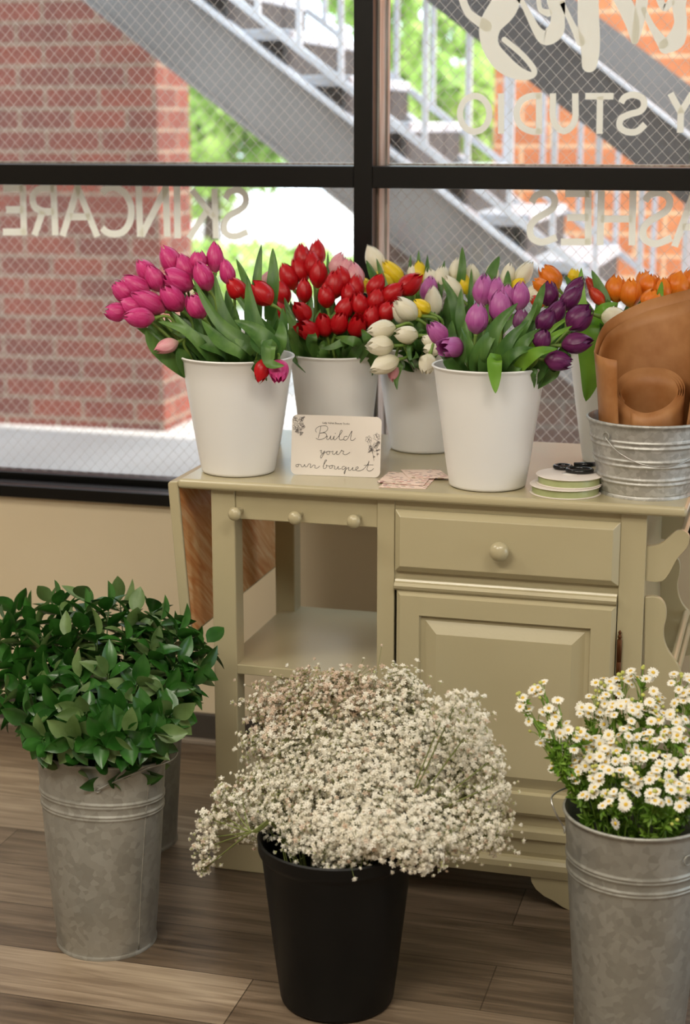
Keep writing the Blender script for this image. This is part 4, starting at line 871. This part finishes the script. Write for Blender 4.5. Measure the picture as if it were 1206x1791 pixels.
# ------------------------------------------------------------------ leafy greenery
def leaf_shape(mb,p,d,n,ln,wd,curl,mi=0):
    d=d.normalized(); s=d.cross(n).normalized(); n=s.cross(d).normalized(); grid=[]
    for i in range(7):
        v=i/6; w_=wd*.5*(math.sin(math.pi*v**.85)**.8 if 0<v<1 else .03); c=p+d*ln*v-n*curl*ln*v*v
        grid.append([c-s*w_+n*w_*.35,c-s*w_*.5+n*w_*.1,c,c+s*w_*.5+n*w_*.1,c+s*w_+n*w_*.35])
    mb.sheet(grid,mi)
def rv(rnd): return Vector((rnd.gauss(0,1),rnd.gauss(0,1),rnd.gauss(0,1))).normalized()
def green_stem(bc,rtop,end,rnd,label,k):
    p0=Vector((bc.x+rnd.uniform(-.04,.04),bc.y+rnd.uniform(-.04,.04),.03)); out=Vector((end.x-bc.x,end.y-bc.y,0)); o=out.normalized()*min(rtop*.72,out.length*.75)
    p1=Vector((bc.x+o.x,bc.y+o.y*.8,bc.z)); t=empty('greenery_stem',p0,label=label,cat='foliage stem',group='leafy green stems')
    pts=catmull([p0,p0.lerp(p1,.5),p1,p1.lerp(end,.6)+Vector((0,0,.02)),end],6); loc=[p-p0 for p in pts]
    MB().tube(loc,[.0028]*12+[.0022]*6+[.0014]*(len(loc)-18),6).build('twig',M['rstem'],t,True)
    mb=MB(); n=len(loc); ax=(end-p1).normalized(); cnt=24
    for i in range(cnt):
        f=.42+.58*(i/(cnt-1))**.85; j=min(int(f*(n-1)),n-2); p=loc[j].lerp(loc[j+1],f*(n-1)-j); tv=(loc[j+1]-loc[j]).normalized()
        g=i*2.4+k; u=tv.orthogonal().normalized(); u=Matrix.Rotation(g,3,tv)@u
        d=(u*rnd.uniform(.7,1.2)+tv*rnd.uniform(.1,.7)+Vector((0,0,.05))+rv(rnd)*.25).normalized()
        if i==cnt-1: d=tv
        nn=((p+p0-Vector((-1.33,3.02,.5))).normalized()*1.1+tv*.3+Vector((0,-.35,.35))+rv(rnd)*.35).normalized()
        if abs(nn.dot(d))>.9: nn=d.orthogonal()
        leaf_shape(mb,p+d*.004,d,nn,rnd.uniform(.046,.066),rnd.uniform(.029,.039),rnd.uniform(-.05,.3),1 if rnd.random()<.26 else 0)
    mb.build('leaves',[M['rleaf'],M['rleafb']],t,True)
rnd=random.Random(5)
def place(px,py,y): return at(px,py,y=y)
GL=[]
for px,py in [(18,1085),(60,1075),(103,1050),(150,1062),(190,1055),(235,1068),(280,1080),(312,1098),(360,1118),(25,1150),(70,1130),(120,1110),(170,1110),(220,1115),(265,1130),(310,1150),(345,1165),
   (40,1200),(90,1180),(140,1180),(190,1170),(240,1190),(290,1200),(330,1190),(55,1250),(105,1235),(150,1240),(205,1240),(255,1250),(300,1245),(75,1285),(130,1285),(180,1285),(225,1280),(270,1275),(-15,1130),(-20,1190),(15,1230),(5,1100)]:
    GL.append((px,py))
for k,(px,py) in enumerate(GL):
    back=(1285-py)/230; cx=(px-165)/190
    y=2.84+.30*back+.10*cx*cx-.02; y=min(y,3.2)
    side='at the left edge' if px<60 else 'at the right edge' if px>295 else 'along the top' if py<1120 else 'low over the bucket rim' if py>1230 else 'in the middle'
    green_stem(Vector((-1.312,2.935,.40)),.13,place(px,py+8,y),rnd,f'glossy dark green leafy stem {side} of the front greenery bunch',k)
for k,(px,py) in enumerate([(30,1060),(90,1045),(150,1040),(210,1045),(265,1062),(310,1085),(335,1120),(60,1100),(290,1150),(320,1200),(240,1090),(120,1080)]):
    green_stem(Vector((-1.445,3.41,.38)),.115,place(px,py+10,3.34-.08*(k%3)),rnd,'dark green leafy stem rising behind, from the half hidden rear bucket',k+50)
# ------------------------------------------------------------------ baby's breath
def floret(mb,p,d,s,rnd,mi):
    d=d.normalized(); u=d.orthogonal().normalized(); v=d.cross(u); 
    for lay,(r,h,k,a0) in enumerate(((1,.25,5,rnd.random()*6),(.62,.62,4,rnd.random()*6))):
        for i in range(k):
            a=a0+6.2832*i/k; da=3.3/k*.62; e=lambda an,rr,hh: p+(u*math.cos(an)+v*math.sin(an))*rr*s+d*hh*s
            mb.add([p+d*.05*s,e(a-da,r*.75,h*.75),e(a,r,h),e(a+da,r*.75,h*.75)],[(0,1,2,3)],mi)
    k=s*.62; c=p+d*s*.12; mb.add([c+d*k,c+u*k,c+v*k,c-u*k,c-v*k,c-d*k*1.1],[(0,1,2),(0,2,3),(0,3,4),(0,4,1)],mi)
    mb.add([c-d*k*1.1,c+u*k*.95,c+v*k*.95,c-u*k*.95,c-v*k*.95],[(0,2,1),(0,3,2),(0,4,3),(0,1,4)],2 if rnd.random()<.5 else mi)
def breath(end,cdir,rad,nf,rnd,label,pink,start=None,fs=.0065,mid=None):
    bc=Vector((bkc.x,bkc.y,.33)); p0=bc+Vector((rnd.uniform(-.05,.05),rnd.uniform(-.05,.05),-.3)); out=Vector((end.x-bc.x,end.y-bc.y,0)); o=out.normalized()*min(.115,out.length*.7); p1=bc+o+Vector((0,0,.012))
    t=empty('babys_breath_stem',p0,label=label,cat='flower stem',group="baby's breath stems")
    pts=catmull([p0,p0.lerp(p1,.5),p1]+([mid] if mid else [])+[end-cdir*rad*1.1],5); sm=MB(); loc=[p-p0 for p in pts]; sm.tube(loc,.0013,5)
    fl=MB(); hub=[loc[-1]+cdir*rad*x for x in (0,.3,.6)]
    tw=[]
    for i in range(9):
        h=rnd.choice(hub); q=h+(cdir*.5+rv(rnd)).normalized()*rad*rnd.uniform(.5,1.0); sm.tube([loc[-1],h,q],.0006,4,cap=False); tw.append(q)
    for i in range(nf):
        b=rnd.choice(tw); q=b+Vector((rnd.gauss(0,1),rnd.gauss(0,1),rnd.gauss(0,1)))*rad*.34; d=(q-loc[-1]).normalized()+rv(rnd)*.5
        if i%3==0: sm.tube([b,q],.0004,3,cap=False)
        floret(fl,q,d,fs*rnd.uniform(.55,1.2),rnd,1 if (pink and rnd.random()<.6) or rnd.random()<.06 else 0)
    sm.build('branches',M['bstem'],t,True); fl.build('florets',[M['bflw'],M['bpink'],M['bcal']],t,False)
rnd=random.Random(21)
BP=[]
for py,xs in ((1195,(475,530,590,650,710)),(1225,(455,510,565,625,690,745)),(1262,(455,505,560,615,670,730,785,835)),(1300,(450,500,555,610,665,720,775,840)),(1340,(460,510,565,620,680,735,790,855)),(1380,(440,485,540,600,655,710,765,820,868)),(1425,(425,470,525,580,640,695,750,805,862)),(1462,(500,560,615,670,725,780,835,870)),(1485,(555,600,650,710,755))):
    for x in xs: BP.append((x,py))
for px,py in BP:
    v=(1490-py)/300; cx=(px-650)/240; y=2.70+.30*v+.10*cx*cx
    e=place(px+rnd.uniform(-8,8),py+rnd.uniform(-8,8),y); c=Vector((-.75,2.87,.36)); d=(e-c).normalized()
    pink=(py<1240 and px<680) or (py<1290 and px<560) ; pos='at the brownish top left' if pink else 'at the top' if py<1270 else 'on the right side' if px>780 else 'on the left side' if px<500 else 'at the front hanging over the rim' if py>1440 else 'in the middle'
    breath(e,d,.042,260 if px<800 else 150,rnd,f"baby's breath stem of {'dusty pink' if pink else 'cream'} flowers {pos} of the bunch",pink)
for px,py,r_ in ((345,1495,.024),(352,1445,.022),(372,1425,.024),(400,1400,.026),(362,1475,.02),(350,1525,.014),(378,1385,.016)):
    e=place(px,py,2.80); breath(e,Vector((-.7,-.1,-.6)).normalized() if py>1430 else Vector((-1,0,.1)).normalized(),r_,60,rnd,"baby's breath stem drooping out over the left side of the black bucket",False,mid=place(440,1455,2.74))
for px,py in ((815,1225),(845,1260),(875,1320),(885,1390),(880,1450),(860,1480),(760,1500),(800,1475),(795,1240)):
    e=place(px,py,2.80); breath(e,Vector((.6,-.1,.5 if py<1350 else -.3)).normalized(),.028,70,rnd,"airy baby's breath stem sticking out at the right of the bunch",False)
# ------------------------------------------------------------------ daisies
def daisy_mesh():
    mb=MB(); r=random.Random(3)
    for i in range(14):
        a=6.2832*i/14+r.uniform(-.08,.08); c,s=math.cos(a),math.sin(a); w_=.19; l=1+r.uniform(-.1,.08); z=r.uniform(-.06,.1)
        P=lambda rr,ww,zz:(c*rr-s*ww,s*rr+c*ww,zz)
        mb.add([P(.3,-.08,.02),P(.3,.08,.02),P(.7*l,-w_,.06+z),P(.7*l,0,.09+z),P(.7*l,w_,.06+z),P(l,-.1,z),P(l,.1,z)],[(0,2,3),(0,3,1),(1,3,4),(2,5,3),(3,5,6),(3,6,4)])
    return mb.mesh('daisy_petals',M['dpet'])
DP=daisy_mesh(); DC=MB().lathe([(.32,-.05),(.34,.03),(.29,.12),(.18,.19),(.001,.22)],12).mesh('daisy_centre',M['dcen'])
def daisy_stem(end,rnd,label,nh,spread,mid=None,size=.0099,up=.6):
    bc=Vector((-.236,2.862,.43)); p0=bc+Vector((rnd.uniform(-.04,.04),rnd.uniform(-.04,.04),-.4)); out=Vector((end.x-bc.x,end.y-bc.y,0)); o=out.normalized()*min(.1,out.length*.7); p1=bc+o
    t=empty('daisy_stem',p0,label=label,cat='flower stem',group='small white daisies')
    ax=(end-p1).normalized(); fork=end-ax*spread*1.3; pts=catmull([p0,p0.lerp(p1,.5),p1]+([mid] if mid else [])+[fork],5); loc=[p-p0 for p in pts]
    sm=MB(); sm.tube(loc,.0015,6); lf=MB(); f=loc[-1]
    for i in range(nh):
        q=f+(ax*rnd.uniform(.6,1.5)+rv(rnd)*.95).normalized()*spread*rnd.uniform(.7,1.5) if i else f+ax*spread*1.3
        b=f-ax*rnd.uniform(0,.03); m_=b.lerp(q,.5)+ax*.006; sm.tube([b,m_,q],[.0009,.0008,.0007],5,cap=False)
        d=((q-f).normalized()*.5+Vector((rnd.uniform(-.3,.3),-.55+rnd.uniform(-.3,.3),up))+rv(rnd)*.25).normalized()
        if rnd.random()<.24:
            bs=rnd.uniform(.0028,.0044); sm.tube([q-d*.002,q,q+d*.003,q+d*.005],[.001,bs,bs,.0008],7,mi=1); continue
        X=d.orthogonal().normalized(); Yv=d.cross(X); s=size*rnd.uniform(.8,1.15)
        mt=Matrix(((X.x*s,Yv.x*s,d.x*s,q.x),(X.y*s,Yv.y*s,d.y*s,q.y),(X.z*s,Yv.z*s,d.z*s,q.z),(0,0,0,1)))
        fo=link('flower',DP,t,mt); link('flower_centre',DC,fo)
    for i in range(17 if mid is None else 6):
        j=rnd.randint(int(len(loc)*.45),len(loc)-1); p=loc[j]+rv(rnd)*.006; d=(rv(rnd)+Vector((0,-.2,.2))).normalized(); nn=rv(rnd)
        for k in (-.7,0,.7):
            dd=(Matrix.Rotation(k,3,d.orthogonal().normalized())@d); leaf_shape(lf,p,dd,nn if abs(nn.dot(dd))<.9 else dd.orthogonal(),rnd.uniform(.014,.024),.008,.2)
    sm.build('stalks',[M['dstem'],M['dbud']],t,True); lf.build('leaves',M['dleaf'],t,True)
rnd=random.Random(8)
for py,xs in ((1178,(1060,1085,1130,1185,1225)),(1208,(1045,1080,1115,1150,1200)),(1240,(1030,1065,1100,1140,1180,1225)),(1280,(990,1025,1060,1095,1140,1190)),(1315,(975,1020,1065,1115,1165,1210)),(1350,(1000,1045,1095,1145,1195,1235)),(1380,(1040,1090,1140,1190,1230)),(1405,(1060,1180))):
    for x in xs:
        v=(1410-py)/240; cx=(x-1110)/130; y=2.76+.24*v+.06*cx*cx
        pos='at the top' if py<1230 else 'at the left side' if x<1030 else 'low at the front' if py>1370 else 'at the right edge' if x>1180 else 'in the middle'
        daisy_stem(place(x+rnd.uniform(-9,9),py+rnd.uniform(-9,9),y),rnd,f'small white yellow-centred daisies on one stem {pos} of the bunch',11 if py<1390 else 6,.026)
md=place(985,1350,2.85)
for x,py,n in ((905,1215,3),(930,1262,4),(965,1240,5),(1010,1275,6),(960,1320,3),(1005,1330,6),(975,1225,3),(925,1240,5),(940,1205,5),(915,1230,3),(955,1275,5),(945,1300,2),(990,1265,5),(985,1300,5),(945,1195,4)):
    daisy_stem(place(x,py,2.87),rnd,'small white daisies on a stem arching out left of the bunch',n,.018,mid=md)
